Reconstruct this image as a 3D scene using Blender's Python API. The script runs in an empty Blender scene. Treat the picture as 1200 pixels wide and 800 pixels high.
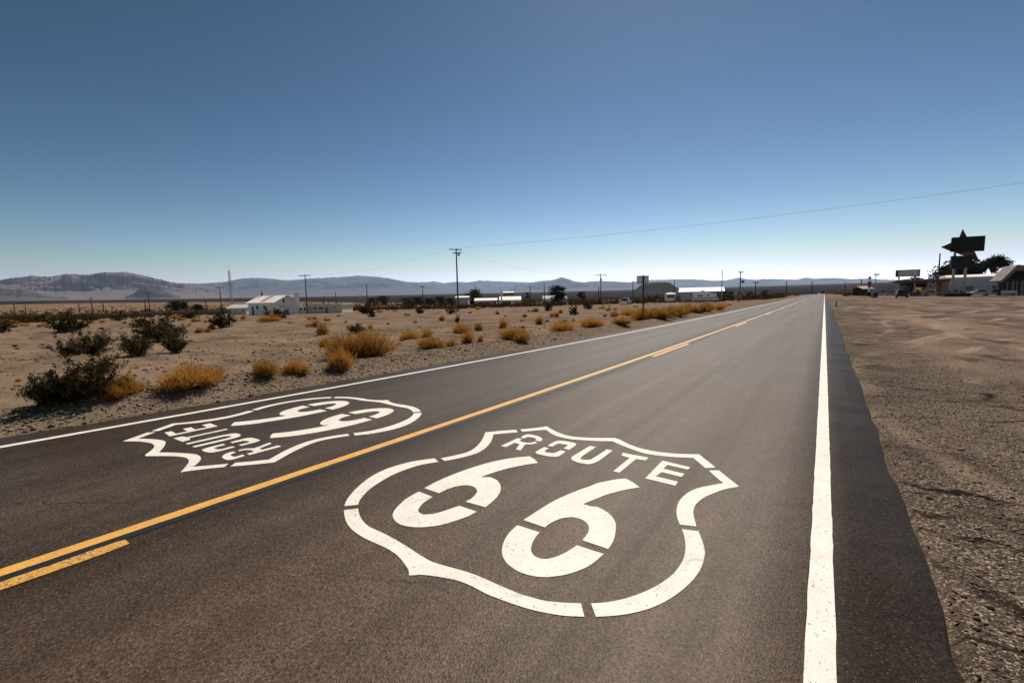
import bpy, bmesh, math, random
import numpy as np
from mathutils import Vector, Matrix
R_ = math.radians
random.seed(66); rng = np.random.default_rng(66)
scn = bpy.context.scene
COL = scn.collection

SUN_E = 4.5; SKY_AIR = .8; SKY_DUST = .16; SKY_OZ = 3.5; SKY_POW = (2.5, 2.15, 2.18); SKY_K = (.0118, .0112, .0056); SKY_STR = .15
HAZE_COL = (.50, .68, 1.0); HAZE_D = 3.3e-5; EXPOSURE = .3
# ------------------------------------------------------------------ camera
F_PX, CAM_H = 515.0, 1.4
def camera_rotation(vx, vy, roll):
    d = Vector(((vx - 600) / F_PX, -(vy - 400) / F_PX, -1)).normalized()
    hz = Vector((math.cos(roll), -math.sin(roll), 0))
    u = hz.cross(d).normalized()
    if u.y < 0: u = -u
    x = d.cross(u)
    return Matrix((x, d, u))            # camera axes -> world axes (road runs along +y)
CR = camera_rotation(966.2, 342.5, R_(-1.25))
cam_d = bpy.data.cameras.new('camera'); cam = bpy.data.objects.new('camera', cam_d); COL.objects.link(cam)
cam_d.sensor_fit = 'HORIZONTAL'; cam_d.sensor_width = 36; cam_d.lens = F_PX / 1200 * 36
cam_d.clip_start = 0.05; cam_d.clip_end = 90000
cam.matrix_world = Matrix.Translation((0, 0, CAM_H)) @ CR.to_4x4()
scn.camera = cam

# ------------------------------------------------------------------ noise + terrain shape
def _hash(ix, iy, s):
    h = (ix.astype(np.int64) * 374761393 + iy.astype(np.int64) * 668265263 + s * 974634777) & 0xffffffff
    h = ((h ^ (h >> 13)) * 1274126177) & 0xffffffff
    return ((h ^ (h >> 16)) & 0xffff) / 65535.0
def vnoise(x, y, s=0):
    x = np.asarray(x, float); y = np.asarray(y, float)
    ix = np.floor(x); iy = np.floor(y); fx = x - ix; fy = y - iy
    fx = fx * fx * (3 - 2 * fx); fy = fy * fy * (3 - 2 * fy)
    a = _hash(ix, iy, s); b = _hash(ix + 1, iy, s); c = _hash(ix, iy + 1, s); d = _hash(ix + 1, iy + 1, s)
    return (a + (b - a) * fx) * (1 - fy) + (c + (d - c) * fx) * fy
def fbm(x, y, s=0, o=4):
    t = 0; a = .5; n = 0
    for k in range(o):
        t = t + a * vnoise(x, y, s + k); n += a; a *= .5; x = np.asarray(x) * 2.03 + 3.1; y = np.asarray(y) * 2.03 + 1.7
    return t / n
def sstep(a, b, x):
    t = np.clip((x - a) / (b - a), 0, 1); return t * t * (3 - 2 * t)
def x_yellow(y): return -3.22 - .33 * np.exp(-np.clip(y, -2, None) / 12)
def x_white_l(y): return -5.95 - .95 * np.exp(-np.clip(y, -2, None) / 11)
def x_edge_l(y): return x_white_l(y) - .5
def x_edge_r(y): return .48 + .1 * sstep(15, 60, np.asarray(y, float))
def dip(y): return -2.6 * sstep(310, 640, np.asarray(y, float))
def Z(x, y, detail=True):
    x = np.asarray(x, float); y = np.asarray(y, float)
    r = np.hypot(x, y)
    tl = np.clip(x_edge_l(y) - .6 - x, 0, None)
    z = -1.5 * (1 - np.exp(-tl / 85))
    rr = np.minimum(r, 13000)
    z = z + .0168 * 160 * (np.log1p(np.exp(np.clip((rr - 620) / 160, -30, 30))) + np.clip((rr - 620) / 160 - 30, 0, None))
    z = z - .0168 * 160 * math.log1p(math.exp(-620 / 160)) + dip(y)
    el = x_edge_l(y); er = x_edge_r(y)
    if detail:
        near = 1 - sstep(60, 160, r)
        off = sstep(.05, .9, np.maximum(el - x, x - er))
        n = (fbm(x * .45, y * .45, 5) - .5) * .16 + (fbm(x * 2.1, y * 2.1, 9) - .5) * .06
        rightside = sstep(0, 2, x)
        z = z + n * near * off * (1 - .82 * rightside)
        bd = el - x                                     # windrow of gravel along the left edge
        z = z + near * (.5 + fbm(x * .8, y * .8, 21)) * .15 * np.exp(-((bd - 1.15) / .55) ** 2)
        z = z + near * (fbm(x * .12, y * .3, 31) - .5) * .35 * sstep(2, 8, bd)
    inside = (x > el - .02) & (x < er + .02)
    z = z - np.where(inside & (r < 900), .12, 0) - np.where((x >= er + .02) & (r < 400), .035 * (1 - sstep(0, 2.5, x - er)), 0) - np.where(x <= el - .02, .02 * (1 - sstep(0, 1, el - x)), 0)
    return z
def ray(px, py):
    v = CR @ Vector(((px - 600) / F_PX, -(py - 400) / F_PX, -1)); return v
def gp(px, py, tmax=1500):
    """point of the ground seen at photo pixel px, py"""
    v = ray(px, py)
    t = np.geomspace(1.0, tmax, 3000)
    zz = CAM_H + v.z * t - Z(v.x * t, v.y * t)
    k = np.argmax(zz < 0)
    if not (zz < 0).any(): k = 2900
    t0 = t[k]
    return Vector((v.x * t0, v.y * t0, float(Z(v.x * t0, v.y * t0)))), t0      # t0 is the depth along the view axis
def gd(px, depth, py=345):
    v = ray(px, py); x, y = v.x * depth, v.y * depth
    return Vector((x, y, float(Z(x, y))))
VX = (CR @ Vector((1, 0, 0))); VX.z = 0; VX.normalize()        # picture-parallel direction on the ground
VF = Vector((-VX.y, VX.x, 0))                                 # away from the camera
FACE = math.atan2(VX.y, VX.x)

# ------------------------------------------------------------------ object helpers
def tag(o, label=None, cat=None, group=None, kind=None):
    if label: o['label'] = label
    if cat: o['category'] = cat
    if group: o['group'] = group
    if kind: o['kind'] = kind
    return o
def thing(name, label, cat, loc=(0, 0, 0), rz=0, group=None, scale=1):
    o = bpy.data.objects.new(name, None); COL.objects.link(o); o.empty_display_size = .2
    o.location = loc; o.rotation_euler = (0, 0, rz); o.scale = (scale,) * 3 if not hasattr(scale, '__len__') else scale
    return tag(o, label, cat, group)
def link_mesh(name, me, parent=None):
    o = bpy.data.objects.new(name, me); COL.objects.link(o)
    if parent: o.parent = parent
    return o
def copy_tree(o, parent=None):
    c = o.copy(); COL.objects.link(c)
    if parent: c.parent = parent
    for ch in list(o.children): copy_tree(ch, c)
    return c
def np_mesh(name, V, Fq, mat=None, smooth=False):
    """mesh from arrays; faces all quads or all triangles"""
    V = np.asarray(V, np.float32); Fq = np.asarray(Fq, np.int32)
    me = bpy.data.meshes.new(name); n = Fq.shape[1]
    me.vertices.add(len(V)); me.vertices.foreach_set('co', V.ravel())
    me.loops.add(Fq.size); me.loops.foreach_set('vertex_index', Fq.ravel())
    me.polygons.add(len(Fq)); me.polygons.foreach_set('loop_start', np.arange(0, Fq.size, n, dtype=np.int32))
    if smooth: me.polygons.foreach_set('use_smooth', np.ones(len(Fq), bool))
    me.update(calc_edges=True); me.validate()
    if mat: me.materials.append(mat)
    return me
class MB:
    def __init__(s): s.v = []; s.f = []
    def add(s, vs, fs):
        b = len(s.v); s.v += [tuple(v) for v in vs]; s.f += [tuple(i + b for i in f) for f in fs]; return s
    def box(s, c, d, rz=0, tilt=None):
        m = Matrix.Rotation(rz, 3, 'Z')
        if tilt is not None: m = m @ Matrix.Rotation(tilt[1], 3, tilt[0])
        vs = [Vector(c) + m @ Vector((sx * d[0] / 2, sy * d[1] / 2, sz * d[2] / 2)) for sx in (-1, 1) for sy in (-1, 1) for sz in (-1, 1)]
        return s.add(vs, [(0, 1, 3, 2), (4, 6, 7, 5), (0, 4, 5, 1), (2, 3, 7, 6), (0, 2, 6, 4), (1, 5, 7, 3)])
    def box2(s, lo, hi): return s.box([(a + b) / 2 for a, b in zip(lo, hi)], [b - a for a, b in zip(lo, hi)])
    def tube(s, pts, r, n=8, cap=True):
        pts = [Vector(p) for p in pts]; rs = r if hasattr(r, '__len__') else [r] * len(pts)
        rings = []
        for i, p in enumerate(pts):
            d = (pts[min(i + 1, len(pts) - 1)] - pts[max(i - 1, 0)]).normalized()
            a = d.orthogonal().normalized() if abs(d.z) > .95 else d.cross(Vector((0, 0, 1))).normalized()
            if abs(d.z) > .95: a = (Vector((1, 0, 0)) - d * d.x).normalized()
            b = d.cross(a)
            rings.append([p + (a * math.cos(k * 2 * math.pi / n) + b * math.sin(k * 2 * math.pi / n)) * rs[i] for k in range(n)])
        vs = [v for rg in rings for v in rg]; fs = []
        for i in range(len(pts) - 1):
            for k in range(n):
                fs.append((i * n + k, i * n + (k + 1) % n, (i + 1) * n + (k + 1) % n, (i + 1) * n + k))
        if cap: fs += [tuple(range(n - 1, -1, -1)), tuple((len(pts) - 1) * n + k for k in range(n))]
        return s.add(vs, fs)
    def lathe(s, prof, c=(0, 0, 0), n=16):
        vs = []; fs = []
        for r, z in prof:
            for k in range(n):
                a = 2 * math.pi * k / n; vs.append((c[0] + r * math.cos(a), c[1] + r * math.sin(a), c[2] + z))
        for i in range(len(prof) - 1):
            for k in range(n): fs.append((i * n + k, i * n + (k + 1) % n, (i + 1) * n + (k + 1) % n, (i + 1) * n + k))
        fs += [tuple(range(n - 1, -1, -1)), tuple((len(prof) - 1) * n + k for k in range(n))]
        return s.add(vs, fs)
    def prism(s, poly, o, ux, uy, th):
        """flat outline poly (2D) placed at o with axes ux, uy and thickness vector th"""
        o = Vector(o); ux = Vector(ux); uy = Vector(uy); th = Vector(th); n = len(poly)
        vs = [o + ux * p[0] + uy * p[1] for p in poly]; vs += [v + th for v in vs]
        return s.add(vs, [tuple(range(n - 1, -1, -1)), tuple(range(n, 2 * n))] + [(i, (i + 1) % n, n + (i + 1) % n, n + i) for i in range(n)])
    def build(s, name, mat, parent=None, smooth=False, bevel=0):
        me = bpy.data.meshes.new(name); me.from_pydata(s.v, [], s.f); me.update()
        bm = bmesh.new(); bm.from_mesh(me); bmesh.ops.recalc_face_normals(bm, faces=bm.faces)
        if bevel: bmesh.ops.bevel(bm, geom=bm.edges[:], offset=bevel, segments=2, affect='EDGES', clamp_overlap=True)
        bm.to_mesh(me); bm.free()
        if smooth: me.polygons.foreach_set('use_smooth', [True] * len(me.polygons))
        me.materials.append(mat)
        return link_mesh(name, me, parent)

# ------------------------------------------------------------------ materials
class NT:
    def __init__(s, name):
        s.m = bpy.data.materials.new(name); s.m.use_nodes = True; s.t = s.m.node_tree; s.n = s.t.nodes; s.n.clear()
        s.out = s.n.new('ShaderNodeOutputMaterial'); s.co = s.n.new('ShaderNodeTexCoord').outputs['Object']
    def lk(s, a, b): s.t.links.new(a, b)
    def put(s, sock, v):
        if isinstance(v, bpy.types.NodeSocket): s.lk(v, sock)
        elif hasattr(v, '__len__') and len(v) == 3 and sock.type == 'RGBA': sock.default_value = (*v, 1)
        else: sock.default_value = v
    def mapping(s, scale, src=None, loc=(0, 0, 0), rot=(0, 0, 0)):
        n = s.n.new('ShaderNodeMapping'); s.lk(src or s.co, n.inputs[0]); n.inputs['Scale'].default_value = scale; n.inputs['Location'].default_value = loc; n.inputs['Rotation'].default_value = rot
        return n.outputs[0]
    def noise(s, scale, detail=4, rough=.55, vec=None, dist=0):
        n = s.n.new('ShaderNodeTexNoise'); s.lk(vec or s.co, n.inputs['Vector']); n.inputs['Scale'].default_value = scale; n.inputs['Detail'].default_value = detail; n.inputs['Roughness'].default_value = rough; n.inputs['Distortion'].default_value = dist
        return n.outputs['Fac']
    def voro(s, scale, feat='F1', vec=None, out='Distance'):
        n = s.n.new('ShaderNodeTexVoronoi'); s.lk(vec or s.co, n.inputs['Vector']); n.feature = feat; n.inputs['Scale'].default_value = scale
        return n.outputs[out]
    def sep(s, c):
        n = s.n.new('ShaderNodeSeparateColor'); s.lk(c, n.inputs[0]); return n.outputs[0]
    def attr(s, name):
        n = s.n.new('ShaderNodeAttribute'); n.attribute_name = name; return n.outputs['Fac']
    def math(s, op, a, b=0., c=None, clamp=False):
        n = s.n.new('ShaderNodeMath'); n.operation = op; n.use_clamp = clamp; s.put(n.inputs[0], a); s.put(n.inputs[1], b)
        if c is not None: s.put(n.inputs[2], c)
        return n.outputs[0]
    def rng(s, v, a, b, lo=0., hi=1.):
        n = s.n.new('ShaderNodeMapRange'); s.put(n.inputs['Value'], v); n.inputs['From Min'].default_value = a; n.inputs['From Max'].default_value = b; n.inputs['To Min'].default_value = lo; n.inputs['To Max'].default_value = hi; n.interpolation_type = 'SMOOTHSTEP'
        return n.outputs[0]
    def mix(s, f, a, b, mode='MIX'):
        n = s.n.new('ShaderNodeMix'); n.data_type = 'RGBA'; n.blend_type = mode; s.put(n.inputs[0], f); s.put(n.inputs[6], a); s.put(n.inputs[7], b)
        return n.outputs[2]
    def bump(s, h, strength=.5, dist=.01):
        n = s.n.new('ShaderNodeBump'); s.lk(h, n.inputs['Height']); n.inputs['Strength'].default_value = strength; n.inputs['Distance'].default_value = dist
        return n.outputs[0]
    def bsdf(s, col, rough=.8, spec=.5, metal=0., normal=None, **kw):
        b = s.n.new('ShaderNodeBsdfPrincipled'); s.put(b.inputs['Base Color'], col); s.put(b.inputs['Roughness'], rough); s.put(b.inputs['Specular IOR Level'], spec); s.put(b.inputs['Metallic'], metal)
        if normal is not None: s.lk(normal, b.inputs['Normal'])
        for k, v in kw.items(): s.put(b.inputs[k.replace('_', ' ')], v)
        s.lk(b.outputs[0], s.out.inputs[0]); s.b = b
        return s.m
def simple(name, col, rough=.7, spec=.4, metal=0., var=.25, scale=3., **kw):
    t = NT(name); n = t.noise(scale, 5); f = t.noise(scale * 9, 3)
    k = t.math('ADD', t.math('MULTIPLY', n, .7), t.math('MULTIPLY', f, .3))
    c = t.mix(t.rng(k, .3, .7), [x * (1 - var) for x in col], [min(1, x * (1 + var)) for x in col])
    return t.bsdf(c, rough, spec, metal, **kw)
def leaf_mat(name, a, b, trans=.35, tcol=None):
    t = NT(name); oi = t.n.new('ShaderNodeObjectInfo')
    geo = t.n.new('ShaderNodeNewGeometry')
    f = t.math('ADD', t.math('MULTIPLY', geo.outputs['Random Per Island'], .65), t.math('MULTIPLY', oi.outputs['Random'], .35))
    c = t.mix(f, a, b)
    d = t.n.new('ShaderNodeBsdfDiffuse'); t.lk(c, d.inputs[0]); tr = t.n.new('ShaderNodeBsdfTranslucent')
    if tcol: t.put(tr.inputs[0], tcol)
    else: t.lk(c, tr.inputs[0])
    m = t.n.new('ShaderNodeMixShader'); m.inputs[0].default_value = trans; t.lk(d.outputs[0], m.inputs[1]); t.lk(tr.outputs[0], m.inputs[2]); t.lk(m.outputs[0], t.out.inputs[0])
    return t.m

def hairline(t):
    """thin wandering cracks, sparse"""
    w = t.n.new('ShaderNodeTexNoise'); t.lk(t.co, w.inputs['Vector']); w.inputs['Scale'].default_value = 2.2; w.inputs['Detail'].default_value = 6; w.inputs['Roughness'].default_value = .6
    vm = t.n.new('ShaderNodeVectorMath'); vm.operation = 'MULTIPLY_ADD'; t.lk(w.outputs['Color'], vm.inputs[0]); vm.inputs[1].default_value = (.35, .5, 0); t.lk(t.co, vm.inputs[2])
    e = t.voro(1, 'DISTANCE_TO_EDGE', t.mapping((.42, .3, 1), vm.outputs[0], rot=(0, 0, R_(24)), loc=(.3, .1, 0)))
    return t.math('MULTIPLY', t.rng(e, .0012, .0034, .9, 0), t.rng(t.noise(.55, 3), .56, .66))
# asphalt -----------------------------------------------------------
def asphalt():
    t = NT('asphalt')
    cell = t.sep(t.voro(130, 'F1', out='Color')); cd = t.voro(130)
    cell2 = t.sep(t.voro(85, 'F1', out='Color'))
    g1 = t.noise(55, 3, .7); g2 = t.noise(210, 2, .6)
    streak = t.noise(1, 6, .62, t.mapping((2.1, .045, 1)))
    streak2 = t.noise(1, 4, .6, t.mapping((.8, .02, 1), loc=(5, 3, 0)))
    patch = t.noise(.5, 6, .62); mid = t.noise(7, 5, .65)
    xyz = t.n.new('ShaderNodeSeparateXYZ'); t.lk(t.co, xyz.inputs[0])
    xw = t.math('ADD', xyz.outputs[0], t.math('MULTIPLY', t.math('SUBTRACT', t.noise(.7, 4), .5), .25))
    lane = t.math('MULTIPLY', t.rng(xw, -3.3, -2.9), t.rng(xw, .02, .2, 1, 0))
    lane2 = t.math('MULTIPLY', t.rng(xw, -6.3, -5.6), t.rng(xw, -3.75, -3.45, 1, 0))
    oil = t.rng(t.math('ABSOLUTE', t.math('ADD', xw, 1.65)), 0, .55, 1, 0)
    base = t.mix(lane2, (.037, .0245, .0165), (.050, .034, .0235))
    base = t.mix(lane, base, (.067, .0445, .0285))
    base = t.mix(t.math('MULTIPLY', lane, t.math('MULTIPLY', oil, .22)), base, (.06, .045, .034))
    base = t.mix(1, base, t.mix(t.rng(streak, .3, .7), (.72, .72, .73), (1.28, 1.27, 1.25)), 'MULTIPLY')
    base = t.mix(1, base, t.mix(t.rng(streak2, .35, .65), (.84, .84, .84), (1.14, 1.14, 1.14)), 'MULTIPLY')
    base = t.mix(1, base, t.mix(t.rng(patch, .3, .7), (.86, .85, .84), (1.14, 1.14, 1.15)), 'MULTIPLY')
    base = t.mix(1, base, t.mix(t.rng(mid, .3, .7), (.84, .84, .84), (1.12, 1.12, 1.12)), 'MULTIPLY')
    base = t.mix(1, base, t.mix(t.rng(g1, .28, .72), (.58, .57, .56), (1.42, 1.42, 1.43)), 'MULTIPLY')
    base = t.mix(1, base, t.mix(cell, (.55, .54, .53), (1.5, 1.48, 1.46)), 'MULTIPLY')
    base = t.mix(t.rng(cell2, .0, .05, .85, 0), base, (.012, .009, .007))
    cell3 = t.sep(t.voro(190, 'F1', out='Color'))
    base = t.mix(t.rng(cell3, .965, .99, 0, .42), base, (.27, .215, .165))
    base = t.mix(hairline(t), base, (.010, .008, .007))
    h = t.math('ADD', t.math('MULTIPLY', cd, .7), t.math('ADD', t.math('MULTIPLY', g1, 1.0), t.math('MULTIPLY', g2, .4)))
    lm = t.math('MAXIMUM', lane, t.math('MULTIPLY', lane2, .6))
    return t.bsdf(base, t.rng(streak, .3, .7, .58, .47), t.math('MULTIPLY_ADD', lm, .06, .15), 0, t.bump(h, .4, .005), Specular_Tint=(1, .94, .86))
M = {}
M['asphalt'] = asphalt()
def road_paint(name, col, wear, dark=(.09, .075, .06), rough=.6):
    t = NT(name)
    cell = t.sep(t.voro(95, 'F1', out='Color')); cd = t.voro(95); n = t.noise(6, 5, .65); n2 = t.noise(75, 4, .7); big = t.noise(1.4, 4)
    c = t.mix(t.rng(n, .3, .7), [x * .84 for x in col], col)
    c = t.mix(t.rng(big, .35, .65, 0, .25), c, [x * y for x, y in zip(col, (.85, .78, .68))])
    k = t.math('ADD', t.math('MULTIPLY', n2, .62), t.math('MULTIPLY', cell, .38))
    c = t.mix(t.rng(k, .5 + wear, .56 + wear, 0, .85), c, dark)
    c = t.mix(hairline(t), c, (.10, .085, .07))
    h = t.math('ADD', t.math('MULTIPLY', cd, .8), t.math('MULTIPLY', n2, .4))
    return t.bsdf(c, rough, .35, 0, t.bump(h, .4, .004))
M['white_paint'] = road_paint('white_road_paint', (.82, .785, .72), .175)
M['line_paint'] = road_paint('white_line_paint', (.82, .79, .735), .18)
M['yellow_paint'] = road_paint('yellow_road_paint', (.74, .40, .085), .18)
M['worn_yellow'] = road_paint('worn_yellow_paint', (.68, .36, .07), .09)
M['black_paint'] = road_paint('black_road_paint', (.012, .0125, .015), .3, (.03, .027, .025), .5)

# desert ground -------------------------------------------------------
def desert():
    t = NT('desert_soil')
    lot, shoulder, berm, lava, far, track = [t.attr(a) for a in ('lot', 'shoulder', 'berm', 'lava', 'far', 'track')]
    big = t.noise(.16, 6, .6); mid = t.noise(1.1, 6, .65); fine = t.noise(14, 5, .7)
    band = t.noise(1, 6, .62, t.mapping((.22, .9, 1), rot=(0, 0, R_(35))))
    peb = t.sep(t.voro(62, out='Color')); pebd = t.voro(62); peb2 = t.sep(t.voro(130, out='Color')); pebd2 = t.voro(130)
    sand = t.mix(t.rng(band, .34, .64), (.068, .049, .034), (.245, .172, .115))
    sand = t.mix(t.rng(mid, .38, .7, 0, .6), sand, (.095, .067, .047))
    sand = t.mix(t.rng(big, .38, .62, 0, .55), sand, (.235, .168, .116))
    sand = t.mix(t.rng(fine, .25, .5, .5, 0), sand, (.07, .05, .036))
    sand = t.mix(t.rng(peb, .86, .97, 0, .6), sand, (.33, .265, .21))
    sand = t.mix(t.rng(peb, .0, .14, .6, 0), sand, (.055, .042, .032))
    gr = t.mix(t.rng(peb2, 0, 1), (.09, .068, .05), (.27, .205, .148)); gr = t.mix(t.rng(peb, .88, 1, 0, .7), gr, (.40, .33, .26))
    gr = t.mix(t.rng(mid, .4, .7, 0, .5), gr, (.125, .09, .066)); gr = t.mix(t.rng(fine, .3, .5, .45, 0), gr, (.06, .045, .034))
    col = t.mix(t.math('MULTIPLY', berm, t.rng(mid, .2, .5, .6, 1)), sand, gr)
    # gravel lot of broken old asphalt and sand
    lb = t.noise(1, 6, .66, t.mapping((.34, .8, 1), rot=(0, 0, R_(-28)))); lb2 = t.noise(.5, 6, .68, dist=.8)
    lb3 = t.noise(1, 5, .6, t.mapping((.16, .055, 1), rot=(0, 0, R_(20))))
    lotc = t.mix(t.rng(lb, .36, .62), (.052, .039, .032), (.140, .104, .080))
    lotc = t.mix(t.rng(lb2, .46, .62, 0, .85), lotc, (.225, .162, .118))
    lotc = t.mix(t.rng(mid, .48, .66, 0, .7), lotc, (.055, .041, .033))
    lotc = t.mix(t.rng(fine, .3, .6, .6, 0), lotc, (.048, .036, .029))
    lotc = t.mix(t.rng(peb, .84, .97, 0, .65), lotc, (.34, .28, .23)); lotc = t.mix(t.rng(peb, .0, .2, .4, 0), lotc, (.03, .023, .019)); lotc = t.mix(t.rng(peb2, .75, 1, 0, .6), lotc, (.34, .27, .22)); lotc = t.mix(t.rng(peb2, .0, .25, .7, 0), lotc, (.022, .017, .014))
    lotc = t.mix(t.rng(lb3, .42, .6, 0, .8), lotc, (.27, .195, .145)); lotc = t.mix(t.rng(lb3, .3, .42, .7, 0), lotc, (.055, .042, .035))
    lotc = t.mix(t.rng(fine, .35, .55, .45, 0), lotc, (.05, .038, .03))
    xyz = t.n.new('ShaderNodeSeparateXYZ'); t.lk(t.co, xyz.inputs[0]); wv = t.math('MULTIPLY', t.math('SUBTRACT', t.noise(.35, 3), .5), .9)
    trs = None
    for cx, cy, rad, w_ in ((20, 9, 18, .1), (20, 9, 19.5, .1), (-20, 24, 22.2, .09), (-20, 24, 23.7, .09), (34, 20, 29, .14), (34, 20, 30.6, .14), (-40, 60, 52, .2), (-40, 60, 53.7, .2), (70, -10, 62, .16), (70, -10, 63.7, .16), (18, 44, 15, .22), (18, 44, 16.7, .22), (14, 60, 24, .3), (14, 60, 26, .3)):
        dx = t.math('SUBTRACT', xyz.outputs[0], cx); dy = t.math('SUBTRACT', xyz.outputs[1], cy)
        rr = t.math('SQRT', t.math('ADD', t.math('MULTIPLY', dx, dx), t.math('MULTIPLY', dy, dy)))
        k = t.rng(t.math('ABSOLUTE', t.math('SUBTRACT', t.math('ADD', rr, wv), rad)), w_ * .6, w_ * 1.6, 1, 0)
        trs = k if trs is None else t.math('MAXIMUM', trs, k)
    lotc = t.mix(t.math('MULTIPLY', trs, t.rng(t.noise(.3, 4), .38, .56, 0, .8)), lotc, (.30, .22, .165))
    dk = t.noise(1, 6, .68, t.mapping((.55, .22, 1), rot=(0, 0, R_(40)), loc=(3, 7, 0)))
    lotc = t.mix(t.rng(dk, .52, .62, 0, .8), lotc, (.038, .029, .024))
    col = t.mix(lot, col, lotc)
    sh = t.mix(t.rng(peb2, .1, .9), (.020, .0158, .013), (.145, .113, .086)); sh = t.mix(t.rng(peb2, .86, .98, 0, .9), sh, (.52, .43, .33))
    sh = t.mix(t.rng(peb, .86, 1, 0, .7), sh, (.36, .28, .21)); sh = t.mix(t.rng(peb, .0, .15, .4, 0), sh, (.016, .012, .01)); sh = t.mix(t.rng(peb2, .0, .2, .8, 0), sh, (.012, .009, .008)); sh = t.mix(t.rng(mid, .45, .65, 0, .65), sh, (.042, .032, .026))
    shf = t.math('MULTIPLY', shoulder, t.rng(t.noise(.9, 5, .6), .3, .62, 1, .5))
    col = t.mix(shf, col, sh)
    wob = t.n.new('ShaderNodeTexNoise'); t.lk(t.co, wob.inputs['Vector']); wob.inputs['Scale'].default_value = 1.1; wob.inputs['Detail'].default_value = 7; wob.inputs['Roughness'].default_value = .62
    vm = t.n.new('ShaderNodeVectorMath'); vm.operation = 'MULTIPLY_ADD'; t.lk(wob.outputs['Color'], vm.inputs[0]); vm.inputs[1].default_value = (1.6, .75, 0); t.lk(t.co, vm.inputs[2])
    ce = t.voro(1, 'DISTANCE_TO_EDGE', t.mapping((.15, 1.05, 1), vm.outputs[0], rot=(0, 0, R_(6))))
    crack = t.math('MULTIPLY', t.math('MULTIPLY', t.rng(ce, .003, .017, 1, 0), track), t.rng(t.noise(.6, 3), .36, .5))
    col = t.mix(crack, col, (.013, .010, .008))
    farc = t.mix(t.rng(t.noise(.012, 6, .65), .35, .65), (.19, .115, .065), (.27, .175, .105))
    farc = t.mix(t.rng(t.noise(.06, 5, .7), .48, .6, 0, .75), farc, (.06, .043, .027))
    col = t.mix(far, col, farc)
    lv = t.mix(t.rng(t.noise(.006, 7, .75), .48, .66), (.006, .006, .0065), (.07, .045, .028))
    col = t.mix(lava, col, lv)
    h = t.math('ADD', t.math('MULTIPLY', pebd, -.7), t.math('ADD', t.math('MULTIPLY', pebd2, -.35), t.math('MULTIPLY', fine, 1.0)))
    return t.bsdf(col, 1.0, .02, 0, t.bump(h, .6, .010))
M['desert'] = desert()
def rocky(name, a, b, c, sc):
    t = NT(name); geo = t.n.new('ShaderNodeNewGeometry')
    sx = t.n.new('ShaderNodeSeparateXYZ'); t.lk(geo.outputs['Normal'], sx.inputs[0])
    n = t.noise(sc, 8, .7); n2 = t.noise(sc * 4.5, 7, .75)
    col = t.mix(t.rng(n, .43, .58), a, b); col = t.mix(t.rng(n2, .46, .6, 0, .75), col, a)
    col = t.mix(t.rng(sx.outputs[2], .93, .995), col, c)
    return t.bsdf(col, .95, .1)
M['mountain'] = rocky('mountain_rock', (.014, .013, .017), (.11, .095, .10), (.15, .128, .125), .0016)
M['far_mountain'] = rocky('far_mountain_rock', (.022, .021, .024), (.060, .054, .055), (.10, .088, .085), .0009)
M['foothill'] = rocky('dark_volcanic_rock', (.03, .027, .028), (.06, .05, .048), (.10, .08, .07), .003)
M['cinder'] = rocky('cinder_rock', (.005, .005, .006), (.009, .0085, .009), (.012, .011, .011), .02)
M['ballast'] = simple('dark_ballast', (.035, .028, .024), .95, .1, 0, .4, .8)
def stones():
    t = NT('gravel_stone'); g = t.n.new('ShaderNodeNewGeometry'); r = g.outputs['Random Per Island']
    c = t.mix(t.rng(r, 0, .7), (.09, .068, .05), (.27, .205, .15)); c = t.mix(t.rng(r, .93, 1), c, (.46, .39, .31))
    c = t.mix(t.rng(t.noise(60, 3), .3, .7, 0, .5), c, (.12, .095, .075))
    return t.bsdf(c, .9, .2)
M['stone'] = stones()
M['wood'] = simple('weathered_pole_wood', (.075, .055, .042), .9, .2, 0, .3, 6)
M['wood_pale'] = simple('pale_pole_wood', (.30, .27, .24), .85, .2, 0, .2, 6)
M['steel'] = simple('galvanised_steel', (.33, .33, .34), .45, .5, .8, .15, 5)
M['wire'] = simple('wire_metal', (.05, .055, .06), .6, .4, .2, .1, 5)
M['ceramic'] = simple('brown_insulator', (.10, .06, .04), .3, .5, 0, .1, 5)
M['white_wall'] = simple('white_stucco', (.76, .75, .75), .85, .2, 0, .08, .7)
M['cream_wall'] = simple('cream_stucco', (.62, .56, .44), .85, .2, 0, .12, .7)
M['grey_wall'] = simple('grey_siding', (.40, .40, .42), .8, .2, 0, .12, .7)
M['lilac_wall'] = simple('pale_block_wall', (.42, .43, .50), .85, .2, 0, .12, .5)
M['tan_wall'] = simple('tan_wall', (.28, .19, .12), .8, .2, 0, .12, .8)
M['white_roof'] = simple('white_metal_roof', (.80, .77, .72), .6, .3, 0, .1, .8)
M['grey_roof'] = simple('grey_shingle_roof', (.50, .49, .48), .8, .2, 0, .15, .8)
M['rust'] = simple('rusted_roof_sheet', (.42, .27, .19), .8, .2, 0, .25, 2)
M['tan_roof'] = simple('tan_soffit', (.50, .38, .27), .8, .2, 0, .1, .8)
M['fascia'] = simple('dark_red_fascia', (.15, .045, .045), .6, .3, 0, .15, 1)
M['glass'] = simple('dark_window_glass', (.012, .014, .018), .2, .3, 0, .1, 1)
M['lilac_door'] = simple('faded_door', (.50, .42, .48), .7, .3, 0, .1, 2)
M['office_roof'] = simple('pinkish_roof_board', (.20, .17, .168), .8, .2, 0, .12, .8)
M['black_sign'] = simple('black_sign_panel', (.004, .004, .0045), .55, .2, 0, .2, 1)
M['blue_sign'] = simple('dark_blue_sign_panel', (.005, .008, .014), .6, .3, 0, .2, 1)
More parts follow.
